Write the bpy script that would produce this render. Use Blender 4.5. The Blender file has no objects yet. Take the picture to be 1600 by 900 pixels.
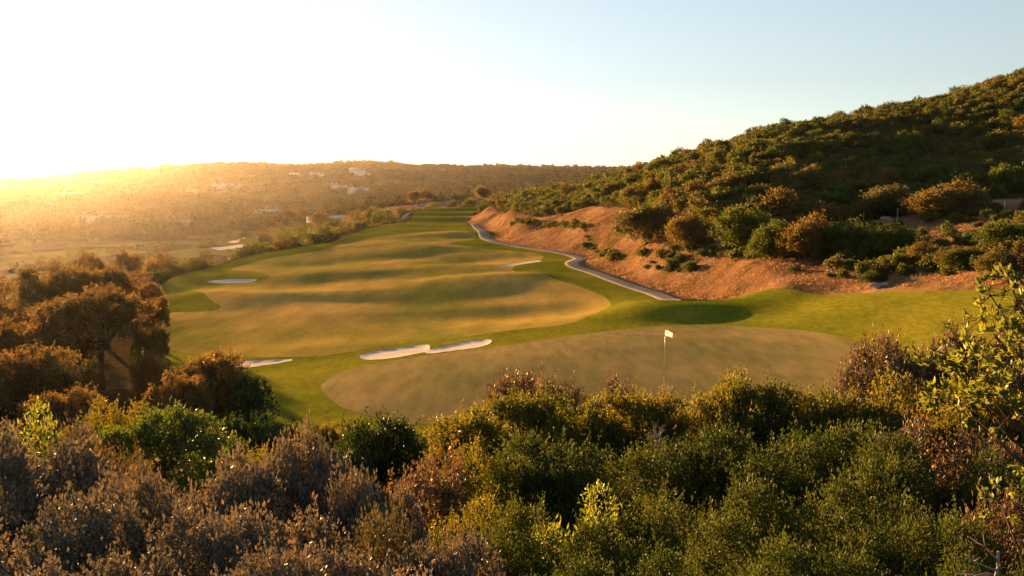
import bpy, math, random
import numpy as np
from mathutils import Vector
R = math.radians
S = bpy.context.scene
COL = S.collection
rng = np.random.default_rng(11)
random.seed(5)

# ------------------------------------------------------------------ camera
EYE, FOC, HOR = 10.0, 1556.0, 310.0
PITCH = math.atan((450 - HOR) / FOC)
cam = bpy.data.cameras.new("camera")
camera = bpy.data.objects.new("camera", cam)
COL.objects.link(camera)
cam.sensor_width = 36
cam.lens = 36 * FOC / 1600
cam.clip_start = 0.1
cam.clip_end = 20000
camera.location = (0, 0, EYE)
camera.rotation_euler = (math.pi / 2 - PITCH, 0, 0)
S.camera = camera

# ------------------------------------------------------------------ sky, sun, exposure
SUN_EL, SUN_AZ = R(4.3), R(-29.0)          # azimuth from +Y towards +X
world = bpy.data.worlds.new("World")
S.world = world
world.use_nodes = True
wn = world.node_tree
bg = wn.nodes["Background"]
sky = wn.nodes.new("ShaderNodeTexSky")
sky.sky_type = 'NISHITA'
sky.sun_disc = False
sky.sun_elevation = SUN_EL
sky.sun_rotation = SUN_AZ
sky.altitude = 100
sky.air_density = 1.0
sky.dust_density = 0.08
sky.ozone_density = 2.5
hs = wn.nodes.new('ShaderNodeHueSaturation'); hs.inputs['Saturation'].default_value = .52
wn.links.new(sky.outputs[0], hs.inputs['Color']); wn.links.new(hs.outputs[0], bg.inputs[0])
bg.inputs[1].default_value = 0.050
sl = bpy.data.lights.new("sun", 'SUN')
sun = bpy.data.objects.new("sun", sl)
COL.objects.link(sun)
sl.energy = 5.0
sl.angle = R(0.6)
sl.color = (1.0, 0.525, 0.18)
sd = Vector((math.sin(SUN_AZ) * math.cos(SUN_EL), math.cos(SUN_AZ) * math.cos(SUN_EL), math.sin(SUN_EL)))
sun.rotation_euler = sd.to_track_quat('Z', 'Y').to_euler()
S.view_settings.view_transform = 'Standard'
S.view_settings.look = 'None'
S.view_settings.gamma = 1
S.view_settings.exposure = 2.58
S.cycles.use_denoising = True
S.cycles.max_bounces = 5
S.cycles.diffuse_bounces = 2
S.cycles.glossy_bounces = 1
S.cycles.transmission_bounces = 3
S.cycles.volume_bounces = 0
S.cycles.sample_clamp_indirect = 4
HAZE_D, HAZE_G = 0.000016, 0.80

# ------------------------------------------------------------------ helpers
def tag(o, label=None, cat=None, group=None, kind=None):
    if label: o['label'] = label
    if cat: o['category'] = cat
    if group: o['group'] = group
    if kind: o['kind'] = kind
    return o

def link(name, me, mat=None, parent=None, loc=None):
    o = bpy.data.objects.new(name, me)
    COL.objects.link(o)
    if mat is not None and me is not None and not me.materials:
        me.materials.append(mat)
    if parent is not None: o.parent = parent
    if loc is not None: o.location = loc
    return o

def empty(name, loc, rz=0.0):
    o = bpy.data.objects.new(name, None)
    COL.objects.link(o)
    o.location = loc
    o.rotation_euler = (0, 0, rz)
    o.empty_display_size = 0.2
    return o

def mesh_np(name, V, F, smooth=False):
    """F: (n,k) int array with constant k"""
    V = np.asarray(V, np.float32); F = np.asarray(F, np.int32)
    n, k = F.shape
    me = bpy.data.meshes.new(name)
    me.vertices.add(len(V)); me.vertices.foreach_set("co", V.ravel())
    me.loops.add(n * k); me.loops.foreach_set("vertex_index", F.ravel())
    me.polygons.add(n)
    me.polygons.foreach_set("loop_start", np.arange(0, n * k, k, dtype=np.int32))
    me.polygons.foreach_set("loop_total", np.full(n, k, np.int32))
    if smooth: me.polygons.foreach_set("use_smooth", np.ones(n, bool))
    me.update(calc_edges=True)
    return me

def fattr(me, name, arr):
    a = me.attributes.new(name, 'FLOAT', 'FACE')
    a.data.foreach_set("value", np.asarray(arr, np.float32))

class MB:
    """collects boxes / tubes / polygons into one mesh"""
    def __init__(s): s.v = []; s.f = []
    def box(s, c, d, rz=0.0):
        b = len(s.v); cs, sn = math.cos(rz), math.sin(rz)
        for x in (-.5, .5):
            for y in (-.5, .5):
                for z in (-.5, .5):
                    X, Y = x * d[0], y * d[1]
                    s.v.append((c[0] + X * cs - Y * sn, c[1] + X * sn + Y * cs, c[2] + z * d[2]))
        for f in ((0, 1, 3, 2), (4, 6, 7, 5), (0, 4, 5, 1), (2, 3, 7, 6), (0, 2, 6, 4), (1, 5, 7, 3)):
            s.f.append(tuple(b + i for i in f))
        return s
    def tube(s, pts, rad, n=6):
        pts = [Vector(p) for p in pts]; b = len(s.v)
        for i, p in enumerate(pts):
            t = (pts[min(i + 1, len(pts) - 1)] - pts[max(i - 1, 0)]).normalized()
            a = t.orthogonal().normalized(); c = t.cross(a)
            r = rad[i] if hasattr(rad, '__len__') else rad
            for k in range(n):
                q = 2 * math.pi * k / n
                s.v.append(tuple(p + a * math.cos(q) * r + c * math.sin(q) * r))
        for i in range(len(pts) - 1):
            for k in range(n):
                s.f.append((b + i * n + k, b + i * n + (k + 1) % n, b + (i + 1) * n + (k + 1) % n, b + (i + 1) * n + k))
        s.f.append(tuple(b + k for k in range(n))[::-1])
        s.f.append(tuple(b + (len(pts) - 1) * n + k for k in range(n)))
        return s
    def poly(s, pts):
        b = len(s.v); s.v += [tuple(p) for p in pts]; s.f.append(tuple(range(b, b + len(pts)))); return s
    def mesh(s, name, smooth=False):
        me = bpy.data.meshes.new(name); me.from_pydata(s.v, [], s.f)
        if smooth: me.polygons.foreach_set("use_smooth", np.ones(len(me.polygons), bool))
        me.update(); return me

# ---- value noise in numpy
_perm = rng.random((256, 256))
def vnoise(x, y):
    xi = np.floor(x).astype(int); yi = np.floor(y).astype(int)
    fx = x - xi; fy = y - yi
    fx = fx * fx * fx * (fx * (6 * fx - 15) + 10); fy = fy * fy * fy * (fy * (6 * fy - 15) + 10)
    g = lambda a, b: _perm[a & 255, b & 255]
    return ((g(xi, yi) * (1 - fx) + g(xi + 1, yi) * fx) * (1 - fy) + (g(xi, yi + 1) * (1 - fx) + g(xi + 1, yi + 1) * fx) * fy) * 2 - 1
def fbm(x, y, L, o=4):
    s = 0; a = 1.0; t = 0
    for i in range(o):
        s = s + a * vnoise(x / L + 13.7 * i, y / L - 7.1 * i); t += a; a *= .5; L = L / 2.03
    return s / t
def sstep(a, b, x):
    t = np.clip((x - a) / (b - a), 0, 1); return t * t * (3 - 2 * t)

# ------------------------------------------------------------------ the land
near = [(0.5, 8.4), (3, 7.75), (6, 6.6), (10, 5.0), (15, 3.5), (22, 2.0), (30, 0.9), (38, 0.2)]
COLS = {   # photo column -> profile of (depth, height)
 -900: [(50,-2),(100,-7),(200,-14),(450,-17),(900,-10),(2000,25),(2800,55),(3500,50)],
 -200: [(50,-2),(70,-5),(100,-9),(150,-13),(200,-16),(300,-18.5),(450,-19),(600,-19),(900,-13),(1400,5),(2000,25),(2800,52),(3500,50)],
 0:    [(50,-2),(70,-5),(100,-9),(150,-13),(200,-16),(300,-18.5),(450,-19),(600,-19),(900,-13),(1400,5),(2000,28),(2800,58),(3500,56)],
 200:  [(50,-1.5),(70,-3.5),(100,-6),(150,-11),(200,-14),(300,-17.5),(450,-18),(600,-17),(900,-10),(1400,8),(2000,46),(2700,86),(3500,80)],
 320:  [(50,-1),(70,-2.5),(100,-3.5),(150,-7),(200,-12),(300,-16),(450,-16.5),(600,-15),(900,-8),(1400,10),(2000,52),(2600,103),(3500,100)],
 400:  [(50,-1),(100,-2),(150,-3),(200,-9),(260,-13),(330,-14.5),(450,-14.5),(600,-12),(720,-8.5),(850,-13),(1100,-4),(1400,10),(2000,56),(2600,100),(3500,100)],
 480:  [(50,-1),(100,-2),(170,-2),(210,-6),(300,-9),(400,-8),(500,-5.5),(600,-2.5),(720,-7),(1000,-4),(1400,12),(2000,58),(2600,97),(3500,112)],
 560:  [(50,-1),(100,-1.5),(200,-1),(250,-4),(330,-5),(420,-3.5),(520,-1),(620,1.5),(720,-1),(1000,2),(1400,16),(2000,56),(2600,93),(3500,141),(4200,134)],
 620:  [(50,0),(100,-1),(200,0),(300,1),(370,-1),(450,-.5),(540,2),(640,6.5),(740,4),(1000,4),(1400,20),(2000,52),(2600,84),(3500,142),(4200,134)],
 700:  [(50,0),(100,-1),(200,0),(300,3.4),(350,4.2),(430,4.3),(540,5.2),(640,7.6),(760,5),(1000,5),(1400,20),(2000,50),(2600,84),(3500,112),(4200,108)],
 760:  [(50,0),(100,-1),(200,0.4),(250,3.8),(300,5.5),(360,7.2),(430,9.0),(540,10),(700,7),(1000,6),(1400,20),(2000,50),(2600,84),(3500,122),(4200,115)],
 800:  [(50,0),(100,-1),(200,0.6),(222,3.0),(240,4.9),(300,7.6),(370,9.2),(450,8),(600,4),(1000,8),(1400,20),(2000,50),(2600,84),(3500,118),(4200,112)],
 900:  [(50,0),(100,-1),(145,-.3),(160,1.5),(185,4.2),(230,6.9),(280,10.3),(330,13),(380,13),(480,8),(1000,8),(2000,50),(2600,84),(3500,112),(4200,108)],
 1000: [(50,0),(100,-.5),(109,-.2),(120,2.8),(128,3.9),(150,5.6),(180,9.2),(220,13.2),(260,16.2),(300,17.6),(350,17),(500,10),(1000,10),(2000,50),(3500,112)],
 1100: [(50,.2),(80,.4),(93,.3),(103,2.0),(115,3.4),(130,5.6),(165,11.5),(200,15.8),(250,21),(300,22.8),(350,21),(500,12),(1000,10),(2000,50),(3500,112)],
 1200: [(50,.3),(80,1.0),(86,1.5),(95,3.2),(105,4.4),(117,5.0),(130,6.6),(165,13.4),(200,19),(250,26),(300,28.3),(350,27),(500,15),(1000,12),(2000,50),(3500,112)],
 1400: [(50,.7),(60,1.6),(72,3.3),(80,4.6),(95,5.5),(110,6.6),(125,7.3),(140,9.2),(160,12.5),(200,20),(250,30),(300,37),(350,37),(500,20),(1000,15),(2000,50),(3500,112)],
 1600: [(42,1),(50,2.6),(60,4.7),(70,6.2),(90,7.4),(110,8.7),(122,9.5),(142,13),(170,18),(200,25),(250,38),(300,46.5),(350,49),(500,30),(1000,20),(2000,50),(3500,112)],
 1900: [(40,2.5),(50,6),(70,8.5),(100,11),(125,14),(150,18),(200,28),(250,42),(300,55),(350,60),(500,45),(1000,30),(2000,50),(3500,112)],
 2900: [(40,3),(50,6),(80,10),(125,15),(150,19),(200,28),(250,38),(300,50),(350,58),(500,55),(1000,40),(2000,50),(3500,112)],
}
PLAT = {
 100:  [(40,-.6),(60,-2.2),(75,-2.8),(95,-3),(120,-3),(150,-3),(200,-2.5),(300,-1),(450,0)],
 300:  [(40,-.4),(60,-1.5),(75,-2.2),(95,-2.3),(120,-2.1),(150,-1.9),(200,-1.2),(300,0.5),(450,1)],
 500:  [(40,-.1),(52,-.3),(60,-.75),(70,-1.5),(90,-1.7),(120,-1.6),(150,-1.2),(200,-.3),(250,.7),(300,1.9),(330,2.4),(400,3.5),(500,2)],
 700:  [(40,0),(52,0.1),(60,.05),(66,-.3),(76,-1.2),(95,-1.5),(120,-1.3),(150,-.7),(200,.3),(250,1.2),(300,2.2),(330,2.5),(400,3.4),(500,4)],
 900:  [(40,.1),(55,.2),(68,.1),(80,-.5),(95,-.9),(120,-.7),(150,-.3),(200,.7),(250,1.7),(300,2.8),(330,3.2),(400,4.2),(500,4)],
 1100: [(40,.2),(60,.2),(72,.25),(82,.1),(90,.15),(100,0),(120,-.2),(150,0),(200,1),(300,3),(500,5)],
 1200: [(40,.3),(60,.25),(70,.3),(78,.25),(86,.4),(95,.9),(120,1.5),(300,3),(500,5)],
 1400: [(40,.4),(50,.5),(60,1.5),(72,3.4),(85,4.2),(120,5),(300,5)],
 1600: [(38,.6),(44,1.2),(50,2.6),(60,4.8),(75,6),(120,8),(300,8)],
 1850: [(38,1.6),(44,3.2),(52,5.8),(70,8),(120,9),(300,9)],
}
NU, NR = 560, 720
UG = np.linspace(-2.0, 2.0, NU); LG = np.linspace(math.log(0.5), math.log(6000), NR)
def make_lut(cols, pre, bu, br):
    keys = sorted(cols)
    A = np.array([np.interp(LG, [math.log(d) for d, _ in pre + cols[k]], [z for _, z in pre + cols[k]]) for k in keys])
    ku = [(k - 800) / FOC for k in keys]
    L = np.array([np.interp(UG, ku, A[:, j]) for j in range(NR)]).T
    def blur(M, s, ax):
        n = int(3 * s) + 1; w = np.exp(-.5 * (np.arange(-n, n + 1) / s) ** 2); w /= w.sum()
        P = np.pad(M, [(n, n) if a == ax else (0, 0) for a in (0, 1)], mode='edge')
        out = 0
        for i, wi in enumerate(w):
            out = out + wi * (P[i:i + M.shape[0], :] if ax == 0 else P[:, i:i + M.shape[1]])
        return out
    return blur(blur(L, bu, 0), br, 1)
LUT_OUT = make_lut(COLS, near, 3.0, 3.0)
LUT_PL = make_lut(PLAT, [], 9.0, 4.0)
def look(L, x, y):
    x = np.asarray(x, float); y = np.asarray(y, float)
    r = np.hypot(x, y) + 1e-6
    th = np.clip(np.arctan2(x, y), -R(62), R(62))
    d = np.maximum(r * np.cos(th), .55)
    u = (np.tan(th) - UG[0]) / (UG[1] - UG[0]); l = (np.log(d) - LG[0]) / (LG[1] - LG[0])
    u = np.clip(u, 0, NU - 1.001); l = np.clip(l, 0, NR - 1.001)
    i = u.astype(int); j = l.astype(int); fu = u - i; fl = l - j
    return (L[i, j] * (1 - fu) + L[i + 1, j] * fu) * (1 - fl) + (L[i, j + 1] * (1 - fu) + L[i + 1, j + 1] * fu) * fl

def ray(px, py):
    a = (px - 800) / FOC; b = (450 - py) / FOC
    sp, cp = math.sin(PITCH), math.cos(PITCH)
    return np.array([a, cp + b * sp, -sp + b * cp])
_D = np.exp(np.arange(math.log(3), math.log(5200), .004))
def hit(px, py, hf, dmin=3, dmax=5200):
    v = ray(px, py); v = v / v[1]
    D = _D[(_D >= dmin) & (_D <= dmax)]
    X = v[0] * D; Z = EYE + v[2] * D
    g = hf(X, D) - Z
    k = np.nonzero(g >= 0)[0]
    if len(k) == 0: return np.array([X[-1], D[-1]])
    k = k[0]
    if k == 0: return np.array([X[0], D[0]])
    t = g[k - 1] / (g[k - 1] - g[k])
    d = D[k - 1] + t * (D[k] - D[k - 1])
    return np.array([v[0] * d, d])
def pd(px, d):                       # photo column + depth -> ground x, y
    return np.array([(px - 800) / FOC * d, d])

def smooth_closed(P, n=8):
    P = np.array(P, float); out = []
    N = len(P)
    for i in range(N):
        p0, p1, p2, p3 = P[i - 1], P[i], P[(i + 1) % N], P[(i + 2) % N]
        for t in np.arange(n) / n:
            out.append(.5 * ((2 * p1) + (-p0 + p2) * t + (2 * p0 - 5 * p1 + 4 * p2 - p3) * t * t + (-p0 + 3 * p1 - 3 * p2 + p3) * t ** 3))
    return np.array(out)
def sdist(P, x, y, margin=30.0):
    """signed distance, > 0 inside; -margin far outside"""
    sh = np.shape(x); x = np.ravel(x).astype(float); y = np.ravel(y).astype(float)
    res = np.full(len(x), -margin)
    m = (x > P[:, 0].min() - margin) & (x < P[:, 0].max() + margin) & (y > P[:, 1].min() - margin) & (y < P[:, 1].max() + margin)
    xx = x[m]; yy = y[m]
    if len(xx) == 0: return res.reshape(sh)
    best = np.full(len(xx), 1e12); ins = np.zeros(len(xx), bool)
    A = P; B = np.roll(P, -1, 0)
    for (ax, ay), (bx, by) in zip(A, B):
        dx, dy = bx - ax, by - ay; l2 = dx * dx + dy * dy + 1e-12
        t = np.clip(((xx - ax) * dx + (yy - ay) * dy) / l2, 0, 1)
        q = (xx - ax - t * dx) ** 2 + (yy - ay - t * dy) ** 2
        np.minimum(best, q, out=best)
        if ay != by:
            c = ((ay > yy) != (by > yy)) & (xx < (bx - ax) * (yy - ay) / (by - ay) + ax)
            ins ^= c
    s = np.sqrt(best); s[~ins] *= -1
    res[m] = np.maximum(s, -margin)
    return res.reshape(sh)

hpl = lambda x, y: look(LUT_PL, x, y)
GOLF_PX = [(300,680),(232,600),(205,560),(222,520),(232,480),(240,452),(290,428),(345,414),(440,394),(520,380),(548,366),(575,358),(610,350),(640,346)]
GOLF = [hit(a, b, hpl, 30, 420) for a, b in GOLF_PX]
GOLF += [pd(650, 375), pd(690, 425), pd(735, 430), pd(742, 370), pd(728, 320), pd(735, 285), pd(752, 262), pd(765, 240)]
GOLF += [hit(a, b, hpl, 60, 420) for a, b in [(775,381),(820,388),(870,397),(905,403),(905,416),(960,440),(1030,460),(1080,469)]] + [pd(1140, 91), pd(1200, 86.5), pd(1300, 79), pd(1400, 72.5), pd(1500, 66), pd(1600, 60.5), pd(1750, 53)]
GOLF += [pd(1900, 46), pd(1800, 41), pd(1500, 37), pd(1200, 36), pd(900, 36), pd(600, 36), pd(420, 37)]
GOLF = smooth_closed(GOLF, 4)

MOUNDS = [ # column, depth, amplitude, sigma x, sigma y
 (1182, 86.5, 1.45, 9.5, 3.7), (655, 124, .8, 9, 6), (560, 150, .5, 12, 8), (330, 118, 1.1, 14, 7), (420, 112, .5, 10, 6),
 (760, 104, .45, 7, 4), (840, 150, .7, 9, 7), (740, 185, .6, 12, 7), (600, 205, .8, 14, 9), (480, 190, .6, 14, 8), (700, 240, .8, 12, 8),
 (620, 265, .7, 10, 8), (900, 118, .5, 10, 5), (560, 76, .2, 8, 3), (470, 160, -.5, 8, 8),
 (760, 160, -.5, 8, 6), (560, 120, -.5, 9, 7), (660, 108, -.6, 9, 7), (900, 99, -.4, 8, 5), (820, 128, .5, 7, 4), (520, 235, .5, 9, 6)]
BUNK_PX = {
 'a': [(338,570),(350,566),(400,564),(452,562),(455,565),(430,569),(395,574),(350,577)],
 'b': [(563,556),(590,549),(625,544),(665,539),(672,544),(668,550),(640,556),(600,562),(570,563)],
 'c': [(664,549),(690,543),(725,535),(762,531),(768,536),(750,543),(715,548),(685,552),(668,554)],
 'd': [(322,440),(350,437),(395,436),(402,439),(380,442),(345,443)],
 'e': [(780,416),(810,411),(838,408),(846,409),(820,413),(790,417)]}
def hmound(x, y):
    s = 0
    for c, d, a, sx, sy in MOUNDS:
        p = pd(c, d); s = s + a * np.exp(-.5 * (((x - p[0]) / sx) ** 2 + ((y - p[1]) / sy) ** 2))
    w = sstep(76, 100, y) * (1 - .4 * sstep(250, 350, y))
    s = s + w * .62 * fbm(x + 40, y, 19, 2) + .05 * fbm(x, y, 7, 2)
    for k, (d0, dz) in enumerate(((330, .8), (358, .9), (386, .9))):
        s = s + dz * sstep(d0 - 2.5, d0 + 2.5, y + .25 * (x + 20)) * sstep(-62, -52, x) * (1 - sstep(-14, -8, x))
    return s
hplm = lambda x, y: hpl(x, y) + hmound(x, y)
BUNK = {k: smooth_closed([hit(a, b, hplm, 30, 420) for a, b in v], 5) for k, v in BUNK_PX.items()}
def gw(x, y):
    s = sdist(GOLF, x, y, 30.0)
    u = np.asarray(x) / np.maximum(np.asarray(y), 1)
    W = np.interp(u, [-.4, -.12, -.03, .05, .2, .6], [16, 14, 8, 4, 5, 5])
    W = np.where(np.asarray(y) < 60, 12, W)
    return sstep(-W, 0, s)
def hraw(x, y):
    x = np.asarray(x, float); y = np.asarray(y, float)
    r = np.hypot(x, y)
    a = look(LUT_OUT, x, y)
    amp = np.interp(r, [0, 20, 60, 120, 250, 400, 900, 2000, 4000], [.12, .2, .3, .5, 1.6, 1.5, 5, 13, 16])
    wl = np.interp(r, [0, 60, 250, 900, 4000], [6, 10, 40, 40, 40])
    a = a + np.where(r < 600, 1, 0) * amp * fbm(x, y, 22, 3) * (1 - sstep(450, 600, r)) + amp * fbm(x + 500, y, 260, 4) * sstep(450, 600, r)
    bk = sstep(-30, 0, x) * sstep(45, 60, y) * (1 - sstep(300, 380, y))
    a = a + bk * (.30 * fbm(x + 9, y, 6.5, 3) + .5 * fbm(x - 70, y + 30, 15, 2))
    m = gw(x, y)
    p = hpl(x, y) + hmound(x, y)
    h = a * (1 - m) + p * m
    for k, P in BUNK.items():
        s = sdist(P, x, y, 8.0)
        h = h - .085 * sstep(-.1, .5, s) + .02 * np.exp(-((s + .5) / .7) ** 2)
    return h

# polar lattice shared by every ground sheet
TH = np.concatenate([np.linspace(-180, -44, 60)[:-1], np.arange(-44, 44, .135), np.linspace(44, 180, 60)]) * math.pi / 180
RR = np.exp(np.concatenate([np.arange(0, math.log(40), .028), np.arange(math.log(40), math.log(440), .009), np.arange(math.log(440), math.log(5000), .0125)]))
TT, RG = np.meshgrid(TH, RR, indexing='ij')
GX, GY = RG * np.sin(TT), RG * np.cos(TT)
GZ = hraw(GX, GY)
NT, NRR = GX.shape
from_i = np.arange(NT)
def hgrid(x, y):
    """height read from the lattice itself, so things sit on the mesh"""
    x = np.asarray(x, float); y = np.asarray(y, float)
    th = np.arctan2(x, y); r = np.clip(np.hypot(x, y), RR[0], RR[-2])
    i = np.clip(np.searchsorted(TH, th) - 1, 0, NT - 2); j = np.clip(np.searchsorted(RR, r) - 1, 0, NRR - 2)
    fu = (th - TH[i]) / (TH[i + 1] - TH[i]); fl = (r - RR[j]) / (RR[j + 1] - RR[j])
    return (GZ[i, j] * (1 - fu) + GZ[i + 1, j] * fu) * (1 - fl) + (GZ[i, j + 1] * (1 - fu) + GZ[i + 1, j + 1] * fu) * fl
PATH_PX = [(1085,469),(1030,459),(970,441),(925,425),(893,415),(893,409),(912,404),(895,399),(850,391),(800,383),(772,378),(757,372)]
PATH = np.array([hit(a, b, hgrid, 60, 420) for a, b in PATH_PX] + [pd(750, 262), pd(742, 290)])
def smooth_line(C, step=.8, it=14):
    t = np.concatenate([[0], np.cumsum(np.hypot(*np.diff(C, axis=0).T))]); s = np.arange(0, t[-1], step)
    Q = np.stack([np.interp(s, t, C[:, 0]), np.interp(s, t, C[:, 1])], 1)
    for _ in range(it): Q[1:-1] = .25 * Q[:-2] + .5 * Q[1:-1] + .25 * Q[2:]
    return Q
PATH = smooth_line(PATH)
def bed():
    zc = hgrid(PATH[:, 0], PATH[:, 1])
    for _ in range(60): zc[1:-1] = .25 * zc[:-2] + .5 * zc[1:-1] + .25 * zc[2:]
    m = (GX > PATH[:, 0].min() - 8) & (GX < PATH[:, 0].max() + 8) & (GY > PATH[:, 1].min() - 8) & (GY < PATH[:, 1].max() + 8)
    x, y = GX[m], GY[m]; best = np.full(len(x), 1e9); zz = np.zeros(len(x))
    for (qx, qy), z in zip(PATH, zc):
        q = (x - qx) ** 2 + (y - qy) ** 2; k = q < best; best[k] = q[k]; zz[k] = z
    w = 1 - sstep(1.9, 9.0, np.sqrt(best))
    GZ[m] = GZ[m] * (1 - w) + zz * w
bed()
def H(x, y): return float(hgrid(np.array([x]), np.array([y]))[0])

# ------------------------------------------------------------------ materials
def new_mat(name):
    m = bpy.data.materials.new(name); m.use_nodes = True
    nt = m.node_tree; b = nt.nodes["Principled BSDF"]
    return m, nt, b
def N(nt, typ, **kw):
    n = nt.nodes.new(typ)
    for k, v in kw.items(): setattr(n, k, v)
    return n
def ramp(nt, src, stops):
    r = N(nt, "ShaderNodeValToRGB"); nt.links.new(src, r.inputs[0])
    e = r.color_ramp.elements
    while len(e) < len(stops): e.new(.5)
    for i, (p, c) in enumerate(stops): e[i].position = p; e[i].color = (*c, 1)
    return r.outputs[0]
def noise(nt, scale, detail=4, rough=.55, stretch=None, dist=0):
    tc = N(nt, "ShaderNodeNewGeometry"); mp = N(nt, "ShaderNodeMapping")
    nt.links.new(tc.outputs['Position'], mp.inputs[0])
    if stretch:
        mp.inputs['Scale'].default_value = stretch[:3]
        if len(stretch) > 3: mp.inputs['Rotation'].default_value = (0, 0, stretch[3])
    n = N(nt, "ShaderNodeTexNoise"); n.inputs['Scale'].default_value = scale; n.inputs['Detail'].default_value = detail
    n.inputs['Roughness'].default_value = rough; n.inputs['Distortion'].default_value = dist
    nt.links.new(mp.outputs[0], n.inputs['Vector'])
    return n.outputs[0]
def mix(nt, f, a, b, mode='MIX'):
    m = N(nt, "ShaderNodeMix", data_type='RGBA', blend_type=mode)
    for s, v in ((m.inputs[0], f), (m.inputs[6], a), (m.inputs[7], b)):
        if hasattr(v, 'links') or isinstance(v, bpy.types.NodeSocket): nt.links.new(v, s)
        elif isinstance(v, (int, float)): s.default_value = v
        else: s.default_value = (*v, 1)
    return m.outputs[2]
def bump(nt, b, src, dist, strength=1.0):
    n = N(nt, "ShaderNodeBump"); n.inputs['Distance'].default_value = dist; n.inputs['Strength'].default_value = strength
    nt.links.new(src, n.inputs['Height']); nt.links.new(n.outputs[0], b.inputs['Normal'])

def ground_mat(name, layers, rough=1.0, bmp=None, spec=.0):
    """layers: first a ramp, then (noise, amount ramp, colour)"""
    m, nt, b = new_mat(name)
    c = None
    for L in layers:
        s = noise(nt, *L['n'])
        col = ramp(nt, s, L['r'])
        if c is None: c = col
        else: c = mix(nt, L.get('f', 1.0), c, col, L.get('m', 'MULTIPLY'))
    nt.links.new(c, b.inputs['Base Color'])
    b.inputs['Roughness'].default_value = rough
    b.inputs['Specular IOR Level'].default_value = spec
    if bmp: bump(nt, b, noise(nt, *bmp[0]), bmp[1], bmp[2])
    return m
M = {}
M['rough'] = ground_mat('rough_grass', [
    dict(n=(.09, 4, .55), r=[(.3, (.13, .15, .012)), (.7, (.22, .20, .022))]),
    dict(n=(.35, 4, .6, (1, .4, 1, .4)), r=[(.3, (.75, .82, .8)), (.7, (1.15, 1.1, 1.1))]),
    dict(n=(3.0, 3, .7, (1, .35, 1)), r=[(.3, (.72, .72, .72)), (.7, (1.2, 1.2, 1.2))])],
    bmp=((9, 3, .7), .06, .8))
M['fairway'] = ground_mat('fairway_grass', [
    dict(n=(.055, 5, .55, (1, .45, 1, .5)), r=[(.36, (.20, .20, .036)), (.50, (.36, .255, .058)), (.66, (.49, .31, .085))]),
    dict(n=(.5, 4, .65, (1, .22, 1, .45)), r=[(.32, (.74, .80, .78)), (.68, (1.16, 1.12, 1.05))]),
    dict(n=(4.0, 2, .7, (1, .4, 1)), r=[(.3, (.85, .85, .85)), (.7, (1.12, 1.12, 1.12))])],
    bmp=((8, 2, .6), .02, .6))
M['green'] = ground_mat('putting_green_grass', [
    dict(n=(.10, 3, .5), r=[(.35, (.205, .175, .066)), (.65, (.275, .205, .082))]),
    dict(n=(1.2, 4, .65, (1, .2, 1, .3)), r=[(.32, (.72, .78, .76)), (.68, (1.18, 1.14, 1.08))]),
    dict(n=(9, 2, .7), r=[(.3, (.93, .93, .93)), (.7, (1.06, 1.06, 1.06))])],
    bmp=((10, 2, .6), .008, .5))
M['bank'] = ground_mat('dry_bank_grass', [
    dict(n=(.10, 5, .6), r=[(.32, (.13, .085, .040)), (.50, (.26, .15, .08)), (.68, (.38, .25, .14))]),
    dict(n=(.28, 5, .7), r=[(.36, (.50, .60, .45)), (.5, (.95, .95, .92)), (.66, (1.15, 1.12, 1.1))]),
    dict(n=(2.2, 4, .75, (1, .5, 1, .6)), r=[(.3, (.55, .52, .5)), (.7, (1.25, 1.2, 1.15))])],
    bmp=((2.5, 5, .75), .5, .9))
M['soil'] = ground_mat('scrub_soil', [
    dict(n=(.04, 5, .6), r=[(.35, (.045, .038, .018)), (.6, (.085, .06, .03)), (.75, (.16, .10, .055))]),
    dict(n=(1.1, 5, .75), r=[(.3, (.45, .45, .42)), (.7, (1.3, 1.25, 1.2))])],
    bmp=((1.2, 5, .75), .6, .8))
M['hill'] = ground_mat('far_hill_scrub', [
    dict(n=(.004, 6, .62), r=[(.36, (.035, .04, .016)), (.52, (.075, .062, .032)), (.68, (.20, .13, .075))]),
    dict(n=(.05, 5, .8), r=[(.35, (.35, .38, .35)), (.65, (1.35, 1.3, 1.25))])])
M['earth'] = ground_mat('bare_earth', [
    dict(n=(.05, 5, .65, (.4, 1.6, 1)), r=[(.35, (.20, .085, .05)), (.55, (.30, .15, .10)), (.7, (.40, .30, .22))]),
    dict(n=(.5, 4, .7), r=[(.3, (.6, .6, .6)), (.7, (1.2, 1.2, 1.2))])], bmp=((.4, 4, .7), .8, .8))
M['track'] = ground_mat('dirt_track', [
    dict(n=(.5, 5, .7, (.4, 1, 1)), r=[(.35, (.17, .085, .045)), (.65, (.36, .2, .12))])], bmp=((2, 4, .7), .15, .8))
M['valley'] = ground_mat('valley_fairway', [
    dict(n=(.02, 4, .6), r=[(.35, (.10, .11, .03)), (.65, (.20, .15, .06))])])
M['sand'] = ground_mat('bunker_sand', [
    dict(n=(.8, 4, .6), r=[(.35, (.54, .47, .38)), (.65, (.68, .60, .50))])], bmp=((14, 3, .6), .02, .6))
M['path'] = ground_mat('path_concrete', [
    dict(n=(.5, 5, .65), r=[(.35, (.19, .17, .155)), (.65, (.26, .235, .215))]),
    dict(n=(14, 3, .7), r=[(.3, (.85, .85, .85)), (.7, (1.1, 1.1, 1.1))])], rough=.8)
M['plaster'] = ground_mat('white_plaster', [dict(n=(.4, 4, .6), r=[(.3, (.66, .63, .58)), (.7, (.80, .78, .74))])], rough=.8)
M['stone'] = ground_mat('grey_stone', [
    dict(n=(1.5, 5, .7), r=[(.3, (.16, .14, .13)), (.7, (.40, .36, .32))])], bmp=((3, 4, .7), .1, .8))
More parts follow.
